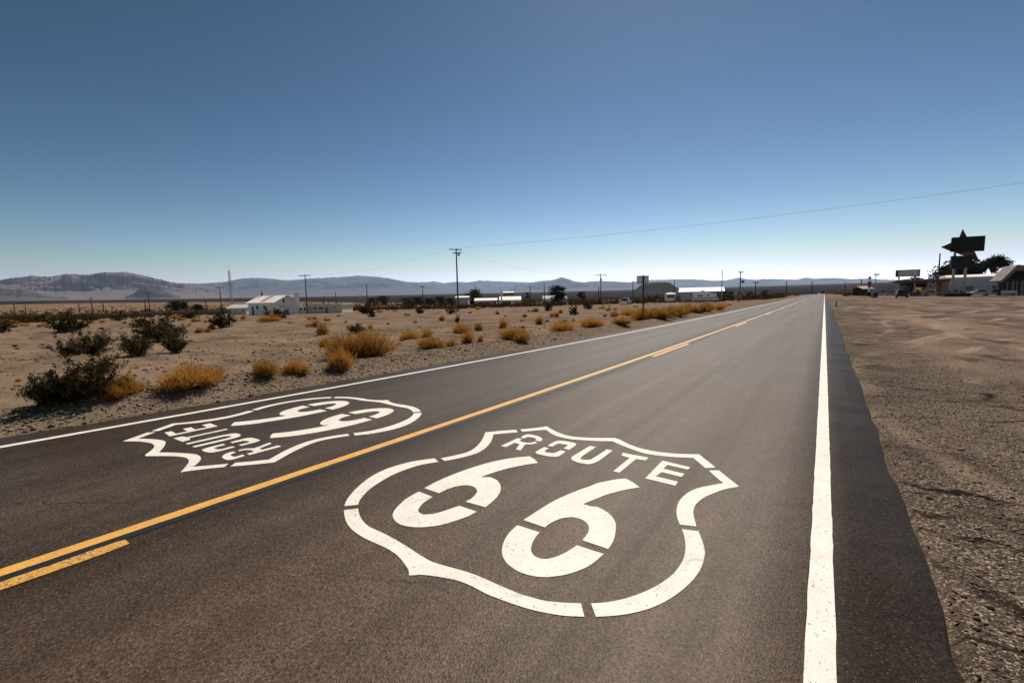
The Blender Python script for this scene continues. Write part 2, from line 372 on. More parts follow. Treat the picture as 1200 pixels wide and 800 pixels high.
M['red_sign'] = simple('dark_red_sign_panel', (.07, .012, .011), .6, .3, 0, .2, 1)
M['pink_letter'] = simple('faded_pink_lettering', (.45, .16, .14), .6, .3, 0, .2, 1)
M['sign_back'] = simple('bare_sign_back', (.85, .85, .85), .5, .4, 0, .1, 2)
M['panel_grey'] = simple('faded_billboard_face', (.42, .40, .42), .7, .2, 0, .12, 1)
M['pink_post'] = simple('faded_pink_post', (.42, .34, .33), .7, .3, 0, .15, 2)
M['white_metal'] = simple('white_painted_metal', (.78, .78, .77), .45, .5, 0, .06, 1)
M['car_white'] = simple('white_car_paint', (.5, .5, .5), .45, .4, 0, .04, 1)
M['car_silver'] = simple('silver_car_paint', (.30, .31, .33), .4, .5, .2, .05, 1)
M['car_black'] = simple('black_car_paint', (.008, .008, .009), .4, .3, 0, .1, 1)
M['car_blue'] = simple('dark_blue_car_paint', (.035, .055, .12), .25, .5, 0, .1, 1, Coat_Weight=.5)
M['rubber'] = simple('tyre_rubber', (.02, .02, .02), .85, .2, 0, .2, 8)
M['red_lens'] = simple('red_tail_lens', (.55, .02, .015), .3, .5, 0, .1, 3)
M['clear_lens'] = simple('clear_headlight_lens', (.75, .75, .72), .15, .6, 0, .05, 3)
M['chrome'] = simple('bumper_chrome', (.55, .55, .56), .25, .5, .9, .05, 2)
M['yellow_metal'] = simple('yellow_machine_paint', (.60, .33, .03), .5, .4, 0, .12, 1)
M['red_metal'] = simple('red_painted_metal', (.38, .04, .035), .5, .4, 0, .1, 2)
M['grey_blue'] = simple('grey_blue_board', (.24, .26, .31), .6, .3, 0, .1, 2)
M['planter'] = simple('dark_planter_wall', (.03, .025, .024), .9, .2, 0, .3, 2)
M['concrete'] = simple('pale_concrete', (.48, .45, .41), .85, .2, 0, .15, 1)
M['bark'] = simple('bark', (.10, .075, .055), .9, .1, 0, .3, 5)
M['golden'] = leaf_mat('dry_golden_stem', (.20, .088, .016), (.60, .315, .075), .42)
M['dead_stem'] = leaf_mat('dry_brown_stem', (.16, .10, .055), (.38, .26, .14), .3)
M['creosote'] = leaf_mat('creosote_leaf', (.018, .016, .007), (.060, .050, .019), .22)
M['tree_leaf'] = leaf_mat('tree_leaf', (.012, .017, .008), (.042, .048, .02), .22)
M['pale_leaf'] = leaf_mat('pale_leaf', (.13, .14, .075), (.33, .32, .20), .3)
M['brush'] = leaf_mat('far_brush', (.018, .015, .008), (.15, .075, .022), .2)
# ------------------------------------------------------------------ ground sheet
def axis(lo, hi, step, grow, far_lo, far_hi):
    a = list(np.arange(lo, hi, step)); s = step; p = a[-1]
    while p < far_hi: s *= grow; p += s; a.append(p)
    s = step; p = lo; b = []
    while p > far_lo: s *= grow; p -= s; b.append(p)
    return np.array(b[::-1] + a)
gx = axis(-12, 7, .115, 1.05, -26000, 26000); gy = axis(-1.5, 15, .115, 1.045, -300, 26000)
X, Y = np.meshgrid(gx, gy)
nx, ny = len(gx), len(gy)
ZZ = Z(X, Y)
idx = np.arange(nx * ny).reshape(ny, nx)
Fq = np.stack([idx[:-1, :-1], idx[:-1, 1:], idx[1:, 1:], idx[1:, :-1]], -1).reshape(-1, 4)
gme = np_mesh('ground', np.stack([X, Y, ZZ], -1).reshape(-1, 3), Fq, M['desert'], True)
def gattr(name, a):
    at = gme.attributes.new(name, 'FLOAT', 'POINT'); at.data.foreach_set('value', np.asarray(a, np.float32).ravel())
r_ = np.hypot(X, Y)
pxcol = 600 + F_PX * (X * VX.x + Y * VX.y) / np.maximum(X * VF.x + Y * VF.y, 1e-3)
er_ = x_edge_r(Y); el_ = x_edge_l(Y)
wob = (fbm(X * .35, Y * .35, 41) - .5)
right = sstep(-.1, .1, X - er_)
lot_end = 1 - sstep(95, 190, r_)
gattr('lot', right * lot_end)
gattr('shoulder', right * (1 - sstep(.7, 2.0, X - er_ + wob * 1.8)) * (1 - sstep(30, 90, Y)))
gattr('berm', (1 - sstep(1.2, 3.0, el_ - X + wob * 1.2)) * (1 - right) * (1 - sstep(150, 300, Y)))
start = 420 + 1300 * (1 - sstep(250, 560, pxcol))
st2 = start * (.9 + .25 * fbm(X * .003, Y * .003, 8))
lend = 4300 + 2200 * sstep(330, 560, pxcol)
gattr('lava', sstep(st2 * .8, st2, r_) * (1 - sstep(lend, lend * 1.35, r_)))
gattr('far', sstep(105, 230, r_) * (1 - .85 * sstep(-.2, 6, X) * lot_end))
gattr('track', right * (1 - sstep(1.2, 2.6, X - er_ + wob * 1.6)) * (1 - sstep(14, 30, Y)))
ground = link_mesh('ground', gme); tag(ground, 'stony desert soil with gravel beside the road', kind='structure')

# ------------------------------------------------------------------ road
ry = np.concatenate([np.arange(-4, 16, .09), np.geomspace(16, 760, 260)])
def Zr(x, y): return Z(x, y, False) + np.where(np.hypot(x, y) < 900, .12, 0)
je = (fbm(ry * 2.2, ry * 0, 71, 5) - .5) * .09 + (fbm(ry * .4, ry * 0, 72) - .5) * .10
jl = (fbm(ry * 2.2, ry * 0, 73, 5) - .5) * .10 + (fbm(ry * .4, ry * 0, 74) - .5) * .16
rows = []
fr = np.linspace(0, 1, 11)
for i, y in enumerate(ry):
    el = float(x_edge_l(y)) + jl[i]; er = float(x_edge_r(y)) + je[i]
    xs = el + (er - el) * fr
    zc = float(Zr(-3.0, y))
    rows.append([(el - .05, y, zc - .10)] + [(x, y, zc) for x in xs] + [(er + .035, y, zc - .10)])
rv = np.array(rows); n = rv.shape[1]; idx = np.arange(rv.shape[0] * n).reshape(-1, n)
Fq = np.stack([idx[:-1, :-1], idx[:-1, 1:], idx[1:, 1:], idx[1:, :-1]], -1).reshape(-1, 4)
road = link_mesh('road', np_mesh('road', rv.reshape(-1, 3), Fq, M['asphalt']))
tag(road, 'two lane asphalt highway running straight to the horizon', kind='structure')

def stripe(name, fx, w, y0, y1, z, mat, label, cat='road line', group=None, step=.5, rag=.0035, rnd=False):
    ys = np.concatenate([np.arange(y0, min(y1, 30), .06), np.geomspace(max(30, y0), y1, 160)]) if y1 > 30 else np.arange(y0, y1 + .001, .04)
    s = int(rng.integers(1000))
    a = (fbm(ys * 9, ys * 0, s, 3) - .5) * rag * 2; b = (fbm(ys * 9, ys * 0, s + 5, 3) - .5) * rag * 2
    V = []
    for i, y in enumerate(ys):
        c = float(fx(y)); zz = float(Zr(-3.0, y)) + z; hw = w / 2
        if rnd:
            e = min(1, (y1 - y) / .07 + .15); hw *= math.sqrt(max(.05, 1 - (1 - e) ** 2))
        V += [(c - hw + a[i], y, zz), (c + hw + b[i], y, zz)]
    k = np.arange(len(ys) - 1) * 2
    Fq = np.stack([k, k + 1, k + 3, k + 2], -1)
    o = link_mesh(name, np_mesh(name, V, Fq, mat)); return tag(o, label, cat, group, 'thing')
stripe('edge_line', lambda y: .04, .10, -1, 740, .004, M['line_paint'], 'solid white edge line beside the gravel lot with the cafe sign')
stripe('edge_line', x_white_l, .10, -1, 740, .004, M['line_paint'], 'solid white edge line beside the desert scrub')
stripe('centre_line', x_yellow, .10, -1, 740, .004, M['yellow_paint'], 'long solid yellow centre line between the two lanes')
stripe('black_stripe', lambda y: x_yellow(y) + .088, .072, -1, 60, .003, M['black_paint'], 'thin black painted stripe along the solid yellow line')
for k, (a, b) in enumerate(((-2.3, .72), (10.1, 13.3), (21.2, 24.3), (33.4, 36.5), (45.6, 48.7), (57.8, 60.9), (70, 73), (82, 85), (94, 97))):
    lab = 'short worn yellow dash beside the solid line, rounded end, next to the camera' if k == 0 else 'yellow centre dash beyond the road shields, one of a row running away'
    stripe('centre_dash', lambda y: x_yellow(y) + .175, .095, a, b, .004, M['worn_yellow'] if k == 0 else M['yellow_paint'], lab, 'road line', 'broken yellow centre dashes', rnd=(k == 0), rag=.012)

# ------------------------------------------------------------------ painted shields (flat paint on the road)
def cv(x0, y0, s, p): return [(x0 + s * x, y0 + s * y) for x, y in p]
def A(p): return cv(390, 530, 260 / 1200, p)
def B(p): return cv(500, 490, 1 / 6, p)
def C(p): return cv(690, 500, 1 / 6, p)
def D(p): return cv(570, 600, 280 / 1200, p)
def I(p): return cv(580, 500, .1, p)
def J(p): return cv(660, 510, 160 / 1200, p)
P={}
P['o1']=B([(98,283),(200,262),(290,238),(345,205),(385,160),(405,120),(412,100),(520,90),(630,82),(640,100),(560,106),(470,115),(455,160),(430,195),(395,225),(340,252),(240,280),(127,302)])
P['o2']=I([(295,33),(420,22),(585,2),(600,-4),(620,5)])+B([(885,82),(940,108),(1010,127),(1090,136)])+C([(60,80),(100,80),(180,80),(210,88),(270,118),(340,145),(430,168),(530,183),(640,192),(775,195),(892,288),(820,292),(735,220),(620,215),(500,205),(400,190),(320,165),(240,135),(165,103),(60,101)])+B([(1090,155),(1000,147),(920,128),(870,105),(840,82),(760,88)])+I([(320,60)])
P['o3']=C([(915,308),(985,365),(1058,422),(960,440),(880,468),(815,497),(770,530),(745,560),(735,600),(740,640),(757,703),(640,690),(622,640),(617,590),(630,535),(665,490),(710,458),(770,432),(850,415),(945,398),(900,360),(843,308)])
P['o4']=D([(982,87),(1065,97),(1085,150),(1097,205),(1085,265),(1055,320),(1005,375),(940,425),(870,465),(790,495),(700,515),(620,524),(550,527),(525,460),(600,455),(680,440),(760,415),(830,385),(890,350),(940,310),(975,265),(995,220),(1000,165),(993,120)])
P['o5']=D([(475,460),(492,527),(400,523),(310,510),(220,490),(130,462),(50,432)])+A([(831,767),(760,730),(690,700),(620,683),(540,670),(480,664),(412,668),(410,640),(385,600),(350,560),(300,525),(240,497),(180,470),(130,440),(95,410),(70,370),(60,320),(62,313),(137,305),(145,340),(165,375),(200,405),(260,432),(330,468),(400,510),(470,555),(530,590),(600,613),(680,635),(760,660)])+D([(0,340),(60,367),(150,405),(220,428),(300,448),(400,457)])
P['o6']=A([(62,292),(75,260),(105,220),(150,175),(210,130),(280,95),(360,68),(450,47),(550,33),(572,52),(480,68),(400,92),(320,125),(250,165),(200,200),(165,235),(145,262),(137,285)])
P['6a1']=A([(495,195),(560,160),(640,125),(740,88),(850,55),(960,33),(1065,22),(1090,38),(1110,58),(1030,70),(950,87),(880,107),(800,135),(850,135),(885,150),(905,175),(908,205),(890,240),(860,270),(825,298),(718,268),(750,250),(775,225),(780,205),(765,188),(735,180),(700,180),(650,190),(605,207),(575,222)])
P['6a2']=A([(465,213),(400,250),(355,290),(328,325),(325,350),(340,375),(370,393),(420,404),(480,406),(550,400),(620,385),(690,362),(740,343),(778,322),(685,290),(640,305),(580,325),(530,335),(490,337),(468,328),(462,315),(470,298),(490,275),(540,242)])
P['6b1']=C([(260,365),(310,393),(357,427),(280,440),(200,458),(120,480),(60,505)])+B([(1140,588),(1100,606),(1140,616)])+C([(0,560),(60,565),(110,590),(155,625),(180,660),(190,690),(190,720)])+D([(640,140),(612,187),(482,143),(510,105),(515,78),(500,52),(470,35),(430,26),(380,32),(330,52),(293,78)])+B([(680,717),(720,692),(800,640),(900,580),(1000,535),(1100,495),(1140,483)])+C([(60,398),(120,385),(190,372)])
P['6b2']=D([(155,67),(115,105),(90,145),(78,190),(85,230),(110,265),(155,297),(210,317),(270,327),(330,326),(400,315),(470,293),(530,262),(590,212),(455,168),(410,197),(360,222),(310,236),(270,235),(240,220),(225,195),(228,165),(245,130),(268,103)])
P['R1']=I([(300,128),(345,100),(375,90),(410,92),(470,103),(525,120),(550,138),(556,155),(545,168),(520,173),(470,162),(485,148),(478,138),(450,130),(410,122),(385,120),(345,140)])
P['R2']=I([(68,228),(180,175),(265,135),(320,148),(285,168),(320,180),(380,190),(430,188),(465,176),(500,188),(470,200),(420,208),(355,208),(330,240),(300,280),(245,265),(290,205),(230,190),(180,215),(130,240)])
P['O1']=I([(615,225),(690,180),(735,165),(790,166),(870,178),(930,190),(955,205),(940,225),(870,272),(805,255),(855,222),(845,213),(800,206),(760,200),(725,205),(675,235)])
P['O2']=I([(575,240),(635,253),(590,278),(580,292),(600,300),(650,308),(690,310),(715,303),(770,278),(830,293),(770,335),(735,350),(690,355),(640,350),(560,335),(490,318),(475,303),(490,288)])
P['U']=J([(235,95),(287,105),(175,180),(150,205),(165,215),(205,218),(240,215),(275,195),(385,125),(435,135),(330,215),(285,240),(245,254),(200,254),(130,240),(85,222),(72,205),(85,185)])
P['T']=J([(525,155),(750,198),(725,222),(640,210),(495,330),(440,318),(585,200),(510,178)])
P['E']=J([(872,225),(1117,282),(1095,303),(915,262),(880,295),(1065,340),(1040,368),(865,325),(815,362),(1008,410),(985,445),(720,380)])

def flat(px):
    v = ray(*px); t = -CAM_H / v.z; return (v.x * t, v.y * t)
G2 = {k: [flat(p) for p in v] for k, v in P.items()}       # metres on the road plane
def smooth_poly(pts, corner=32, n=3):
    """rounds the shallow bends of an outline and keeps its sharp corners"""
    N = len(pts); P3 = [Vector(p) for p in pts]; out = []
    sharp = []
    for i in range(N):
        a = (P3[i] - P3[i - 1]); b = (P3[(i + 1) % N] - P3[i])
        sharp.append(a.length > 1e-6 and b.length > 1e-6 and math.degrees(a.angle(b)) > corner)
    for i in range(N):
        p0, p1, p2, p3 = P3[i - 1], P3[i], P3[(i + 1) % N], P3[(i + 2) % N]
        d = (p2 - p1)
        m1 = d if sharp[i] else (p2 - p0) / 2
        m2 = d if sharp[(i + 1) % N] else (p3 - p1) / 2
        L = d.length
        if not sharp[i] and m1.length > L * 1.3: m1 = m1.normalized() * L * 1.3
        if not sharp[(i + 1) % N] and m2.length > L * 1.3: m2 = m2.normalized() * L * 1.3
        for k in range(n):
            t = k / n; t2, t3 = t * t, t * t * t
            out.append(p1 * (2 * t3 - 3 * t2 + 1) + m1 * (t3 - 2 * t2 + t) + p2 * (-2 * t3 + 3 * t2) + m2 * (t3 - t2))
    return out
def stroke(name, key, parent, T, o):
    poly = smooth_poly([T(p) for p in G2[key]])
    bm = bmesh.new(); vs = [bm.verts.new((p[0] - o[0], p[1] - o[1], 0)) for p in poly]
    f = bm.faces.new(vs); bm.normal_update()
    if f.normal.z < 0: bmesh.ops.reverse_faces(bm, faces=[f])
    bmesh.ops.triangulate(bm, faces=bm.faces[:], quad_method='BEAUTY', ngon_method='EAR_CLIP')
    me = bpy.data.meshes.new(name); bm.to_mesh(me); bm.free(); me.materials.append(M['white_paint'])
    return link_mesh(name, me, parent)
def shield(label, T, o):
    t = thing('road_shield', label, 'road marking', (o[0], o[1], .004), group='painted shields on the road')
    for k in ('o1', 'o2', 'o3', 'o4', 'o5', 'o6'): stroke('border', k, t, T, o)
    for k in ('6a', '6b'):
        d = stroke('numeral', k + '1', t, T, o); stroke('numeral_bowl', k + '2', d, T, o)
    for k in ('R', 'O'):
        d = stroke('letter', k + '1', t, T, o); stroke('letter_base', k + '2', d, T, o)
    for k in 'UTE': stroke('letter', k, t, T, o)
    return t
shield('large white painted route 66 shield in the lane beside the gravel lot', lambda p: p, (-1.65, 2.9))
SA = np.array([[-0.9916, -0.03254], [-0.03968, -1.03593], [-6.65049, 5.41888]])
shield('white painted route 66 shield upside down in the lane beside the scrub', lambda p: tuple(np.array([p[0], p[1], 1]) @ SA), (-5, 2.7))

# ------------------------------------------------------------------ loose gravel
ico = np.array([(1, 0, 0), (-1, 0, 0), (0, 1, 0), (0, -1, 0), (0, 0, 1), (0, 0, -1)], float)
icf = np.array([(0, 2, 4), (2, 1, 4), (1, 3, 4), (3, 0, 4), (2, 0, 5), (1, 2, 5), (3, 1, 5), (0, 3, 5)])
def scatter(xy, size):
    n = len(xy); z = Z(xy[:, 0], xy[:, 1])
    v = ico[None] * (1 + rng.uniform(-.45, .45, (n, 6, 1))) * size[:, None, None]
    v[:, :, 2] *= .65
    a = rng.uniform(0, 6.28, n); c, s = np.cos(a)[:, None], np.sin(a)[:, None]
    x = v[:, :, 0] * c - v[:, :, 1] * s; y = v[:, :, 0] * s + v[:, :, 1] * c
    v = np.stack([x + xy[:, :1], y + xy[:, 1:], v[:, :, 2] + z[:, None] + size[:, None] * .25], -1)
    f = icf[None] + (np.arange(n) * 6)[:, None, None]
    return v.reshape(-1, 3), f.reshape(-1, 3)
pts = []; sz = []
n = 9000; y = rng.uniform(-.5, 1, n) ** 1 * 0 + rng.gamma(1.4, 6, n) - .5; bd = np.abs(rng.normal(.9, .55, n)) + .06; pts.append(np.stack([x_edge_l(y) - bd, y], -1)); sz.append(rng.gamma(2.2, .0042, n) + .004)
n = 12000; y = rng.gamma(1.6, 4.5, n) + .8; bd = rng.gamma(1.3, 1.3, n) + .03; pts.append(np.stack([x_edge_r(y) + bd, y], -1)); sz.append(rng.gamma(2, .0021, n) + .003)
n = 3000; y = rng.gamma(1.6, 9, n); bd = rng.gamma(1.5, 6, n) + 1.5; pts.append(np.stack([x_edge_l(y) - bd, y], -1)); sz.append(rng.gamma(1.8, .010, n) + .008)
v, f = scatter(np.concatenate(pts), np.concatenate(sz))
g = link_mesh('gravel', np_mesh('gravel', v, f, M['stone'])); tag(g, 'loose stones and gravel scattered beside the asphalt', kind='stuff')

# ------------------------------------------------------------------ far relief
def mountain(name, prof, R0, depth, mat, rough, seed, label, step=1.5, nr=46, skirt=.25, fade=30, jag=.9, rug=.5):
    """a range as real relief: crest at distance R0, its height per bearing read from the skyline"""
    xs = np.arange(prof[0][0], prof[-1][0] + .1, step)
    ytop = np.interp(xs, [p[0] for p in prof], [p[1] for p in prof])
    ytop = ytop + (fbm(xs * .42, xs * 0 + seed, seed, 4) - .5) * jag + .3
    V = []
    tt = np.linspace(0, 1, nr)
    for x, yt in zip(xs, ytop):
        v = ray(float(x), float(yt)); hl = math.hypot(v.x, v.y); ux, uy = v.x / hl, v.y / hl
        H = CAM_H + v.z / hl * R0
        e = min(1, (x - prof[0][0]) / fade, (prof[-1][0] - x) / fade) if fade else 1
        for t in tt:
            r = R0 + depth * (t - .62)
            V.append((ux * r, uy * r, t, H, e))
    V = np.array(V); bx, by, t, H = V[:, 0], V[:, 1], V[:, 2], V[:, 3]
    base = Z(bx, by, False) - 3
    up = np.where(t < .62, t / .62, 1 - (t - .62) / .38)
    sh = np.where(up < .35, up * skirt / .35, skirt + (1 - skirt) * sstep(.25, 1.05, up) ** .9)
    sh = np.clip(sh, 0, 1)
    k = rough
    n1 = 1 - np.abs(2 * fbm(bx * k, by * k, seed, 6) - 1); n2 = 1 - np.abs(2 * fbm(bx * k * 3.1, by * k * 3.1, seed + 9, 5) - 1)
    n3 = 1 - np.abs(2 * fbm(bx * k * 8.5, by * k * 8.5, seed + 19, 4) - 1)
    er = rug * ((n1 - .72) * 1.15 + (n2 - .72) * .62 + (n3 - .72) * .26) * sstep(.15, .5, up)
    crest = np.exp(-((t - .62) / .05) ** 2)
    zz = base + (H - base) * np.clip(sh + er * (1 - crest * .85) * (.35 + .5 * (1 - sh) + .15), 0, None)
    zz = np.minimum(zz, CAM_H + (H - CAM_H) * np.hypot(bx, by) / R0 * 1.01)
    ns = len(xs); idx = np.arange(ns * nr).reshape(ns, nr)
    Fq = np.stack([idx[:-1, :-1], idx[1:, :-1], idx[1:, 1:], idx[:-1, 1:]], -1).reshape(-1, 4)
    o = link_mesh(name, np_mesh(name, np.stack([bx, by, zz], -1), Fq, mat, True)); tag(o, label, kind='structure'); return o
TA = [(-140, 334), (-70, 330), (0, 328), (15, 326), (37, 323), (60, 324.5), (78, 321), (105, 322), (122, 318.8), (147, 318.5), (165, 322), (185, 327), (200, 330), (215, 332.5), (240, 338), (270, 345), (300, 352)]
TB = [(150, 346), (180, 336), (200, 331.5), (235, 332), (262, 330.5), (285, 326), (305, 325), (320, 326), (335, 328), (355, 326.5), (375, 325.5), (400, 324.5), (420, 323), (440, 324), (455, 326), (470, 329), (485, 331), (500, 334), (520, 338), (560, 345)]
TC = [(430, 340), (460, 333), (483, 330), (500, 330.3), (508, 329), (522, 331.3), (533, 329.7), (548, 330.2), (562, 328.3), (575, 329), (600, 329.4), (615, 330), (640, 331), (680, 332), (720, 332), (745, 329.5), (762, 327.5), (783, 327), (800, 327), (816, 327), (836, 328.4), (851, 327.8), (858, 326.6), (864, 325), (874, 326.6), (885, 327.5), (896, 326), (912, 326.6), (925, 327), (935, 327.2), (944, 325), (954, 326), (966, 325.6), (977, 325), (997, 326.5), (1006, 326), (1018, 326), (1031, 327), (1050, 327.5), (1100, 326), (1150, 327), (1200, 325), (1260, 326), (1330, 330)]
TD = [(590, 345), (606, 334), (622, 331.5), (633, 329), (650, 327.5), (658, 324.7), (667, 326.7), (673, 329), (683, 330.5), (700, 329), (717, 329), (733, 330), (752, 332), (770, 335), (800, 340)]
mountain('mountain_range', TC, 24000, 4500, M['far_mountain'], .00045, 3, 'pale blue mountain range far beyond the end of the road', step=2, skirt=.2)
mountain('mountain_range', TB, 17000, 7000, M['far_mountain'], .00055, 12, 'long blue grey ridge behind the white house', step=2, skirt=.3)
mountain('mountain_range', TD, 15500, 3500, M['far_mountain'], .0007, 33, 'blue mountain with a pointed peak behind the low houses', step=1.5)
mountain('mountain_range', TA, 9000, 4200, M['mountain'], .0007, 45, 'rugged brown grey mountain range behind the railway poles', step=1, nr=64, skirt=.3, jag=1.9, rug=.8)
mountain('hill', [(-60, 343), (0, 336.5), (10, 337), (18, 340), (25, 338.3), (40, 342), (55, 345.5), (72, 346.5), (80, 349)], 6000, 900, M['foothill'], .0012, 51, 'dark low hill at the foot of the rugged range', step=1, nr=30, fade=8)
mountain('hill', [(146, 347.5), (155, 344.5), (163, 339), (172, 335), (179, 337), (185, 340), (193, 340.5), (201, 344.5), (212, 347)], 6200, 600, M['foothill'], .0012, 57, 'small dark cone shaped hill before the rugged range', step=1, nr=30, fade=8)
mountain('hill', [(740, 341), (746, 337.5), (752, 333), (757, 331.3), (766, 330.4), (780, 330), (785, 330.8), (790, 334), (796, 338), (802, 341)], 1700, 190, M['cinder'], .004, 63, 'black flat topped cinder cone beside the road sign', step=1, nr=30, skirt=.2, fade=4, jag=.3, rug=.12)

# ------------------------------------------------------------------ sun, sky, air
SUN_EL = R_(50); fwd_az = math.atan2(VF.x, VF.y); SUN_AZ = fwd_az + R_(18)
sd = bpy.data.lights.new('sun', 'SUN'); sd.energy = SUN_E; sd.angle = R_(.53); sd.color = (1, .90, .775)
so = bpy.data.objects.new('sun', sd); COL.objects.link(so)
dirv = Vector((math.sin(SUN_AZ) * math.cos(SUN_EL), math.cos(SUN_AZ) * math.cos(SUN_EL), math.sin(SUN_EL)))
so.rotation_euler = dirv.to_track_quat('Z', 'Y').to_euler(); so.location = (0, 0, 50)
w = bpy.data.worlds.new('World'); scn.world = w; w.use_nodes = True; nt = w.node_tree; nt.nodes.clear()
sk = nt.nodes.new('ShaderNodeTexSky'); sk.sky_type = 'NISHITA'; sk.sun_disc = False; sk.sun_elevation = SUN_EL; sk.sun_rotation = SUN_AZ
sk.altitude = 200; sk.air_density = SKY_AIR; sk.dust_density = SKY_DUST; sk.ozone_density = SKY_OZ
sepc = nt.nodes.new('ShaderNodeSeparateColor'); comb = nt.nodes.new('ShaderNodeCombineColor'); nt.links.new(sk.outputs[0], sepc.inputs[0])
for i in range(3):                      # film-like contrast on the sky's own brightness
    pw = nt.nodes.new('ShaderNodeMath'); pw.operation = 'POWER'; pw.inputs[1].default_value = SKY_POW[i]; nt.links.new(sepc.outputs[i], pw.inputs[0])
    ml = nt.nodes.new('ShaderNodeMath'); ml.operation = 'MULTIPLY'; ml.inputs[1].default_value = SKY_K[i] / SKY_STR; nt.links.new(pw.outputs[0], ml.inputs[0]); nt.links.new(ml.outputs[0], comb.inputs[i])
bg = nt.nodes.new('ShaderNodeBackground'); bg.inputs[1].default_value = SKY_STR
ou = nt.nodes.new('ShaderNodeOutputWorld')
# keep the lowest degrees of sky cool: green and blue never fall under red there
sp2 = nt.nodes.new('ShaderNodeSeparateColor'); cm2 = nt.nodes.new('ShaderNodeCombineColor'); nt.links.new(comb.outputs[0], sp2.inputs[0]); nt.links.new(sp2.outputs[0], cm2.inputs[0])
for i, f in ((1, 1.06), (2, 1.10)):
    m1 = nt.nodes.new('ShaderNodeMath'); m1.operation = 'MULTIPLY'; m1.inputs[1].default_value = f; nt.links.new(sp2.outputs[0], m1.inputs[0])
    m2 = nt.nodes.new('ShaderNodeMath'); m2.operation = 'MAXIMUM'; nt.links.new(m1.outputs[0], m2.inputs[0]); nt.links.new(sp2.outputs[i], m2.inputs[1]); nt.links.new(m2.outputs[0], cm2.inputs[i])
nt.links.new(cm2.outputs[0], bg.inputs[0]); nt.links.new(bg.outputs[0], ou.inputs[0])
hz = MB().box2((-27000, -280, -6), (27000, 27000, 1300)).build('haze', bpy.data.materials.new('thin_air'))
tag(hz, 'thin bluish desert haze over the whole plain', kind='stuff')
hm = hz.data.materials[0]; hm.use_nodes = True; hn = hm.node_tree; hn.nodes.clear()
pv = hn.nodes.new('ShaderNodeVolumePrincipled'); pv.inputs['Color'].default_value = (*HAZE_COL, 1); pv.inputs['Density'].default_value = HAZE_D; pv.inputs['Anisotropy'].default_value = .38
ho = hn.nodes.new('ShaderNodeOutputMaterial'); hn.links.new(pv.outputs[0], ho.inputs['Volume'])
vs = scn.view_settings; vs.view_transform = 'Standard'; vs.look = 'None'; vs.exposure = EXPOSURE; vs.gamma = 1
scn.cycles.volume_bounces = 0
scn.cycles.max_bounces = 6; scn.cycles.transparent_max_bounces = 8
# ------------------------------------------------------------------ plants
def strips(P0, Dv, L, curl, wid, K, taper=.45):
    """N curved blades: base points, unit directions, lengths -> quads"""
    N = len(P0); t = np.linspace(0, 1, K)
    side = np.cross(Dv, rng.normal(size=(N, 3))); side /= np.linalg.norm(side, axis=1)[:, None] + 1e-9
    bend = rng.normal(size=(N, 3)) * curl
    pts = P0[:, None] + Dv[:, None] * (L[:, None] * t)[..., None] + bend[:, None] * ((L[:, None] * t ** 2))[..., None]
    w = wid[:, None] * (1 - (1 - taper) * t) / 2
    V = np.stack([pts - side[:, None] * w[..., None], pts + side[:, None] * w[..., None]], 2)
    b = (np.arange(N) * K * 2)[:, None] + np.arange(K - 1) * 2
    F = np.stack([b, b + 1, b + 3, b + 2], -1).reshape(-1, 4)
    return V.reshape(-1, 3), F, pts
def join(parts):
    V = []; F = []; n = 0
    for v, f in parts: V.append(v); F.append(f + n); n += len(v)
    return np.concatenate(V), np.concatenate(F)
def quads(c, size, updir=None):
    N = len(c); a = rng.normal(size=(N, 3)); a /= np.linalg.norm(a, axis=1)[:, None]
    b = np.cross(a, rng.normal(size=(N, 3))); b /= np.linalg.norm(b, axis=1)[:, None]
    a = a * (size * rng.uniform(.7, 1.5, N))[:, None]; b = b * (size * .55)[:, None]
    V = np.stack([c - a, c - b * .9, c + a, c + b * .9], 1); F = np.arange(N * 4).reshape(N, 4)
    return V.reshape(-1, 3), F
def golden_mesh(N, wid, lobes, seed):
    """dry shrub 1 m wide and about 0.62 m tall: dense upright stems from a few crowns"""
    global rng
    keep = rng; rng = np.random.default_rng(seed); parts = []
    for k in range(lobes):
        a = rng.uniform(0, 6.28); off = np.array([math.cos(a), math.sin(a) * .8, 0]) * (.30 * rng.uniform(.5, 1.15) if lobes > 1 else 0)
        n = N // lobes; s = rng.uniform(.5, 1.05) if k else 1.
        th = rng.uniform(0, 2 * np.pi, n); el = np.arccos(rng.uniform(.02, .99, n) ** .75)
        D0 = np.stack([np.sin(el) * np.cos(th), np.sin(el) * np.sin(th), np.cos(el) + .12], -1); D0 /= np.linalg.norm(D0, axis=1)[:, None]
        P0 = np.stack([rng.normal(0, .05, n), rng.normal(0, .05, n), np.zeros(n)], -1) + off
        lump = (.58 + .75 * vnoise(th * 1.9 + k * 7, el * 2.6, seed + k)) * np.where(rng.random(n) < .1, 1.22, 1)
        L = (.48 if lobes == 1 else .36) * lump * rng.uniform(.7, 1.08, n) * s * (1 - .12 * np.sin(el)) * 1.12
        v, f, pts = strips(P0, D0, L, .10, np.full(n, wid), 4); parts.append((v, f))
        # fine side twigs in the outer half
        m = n * 2; i = rng.integers(0, n, m); tt = rng.uniform(.4, 1, m)
        q = P0[i] + D0[i] * (L[i] * tt)[:, None]; d2 = D0[i] + rng.normal(0, .45, (m, 3)) + np.array([0, 0, .25]); d2 /= np.linalg.norm(d2, axis=1)[:, None]
        v, f, _ = strips(q, d2, L[i] * rng.uniform(.15, .38, m), .12, np.full(m, wid * .75), 3); parts.append((v, f))
    V, F = join(parts); V[:, 2] = np.abs(V[:, 2]); rng = keep
    return np_mesh('dry_shrub', V, F, M['golden'])
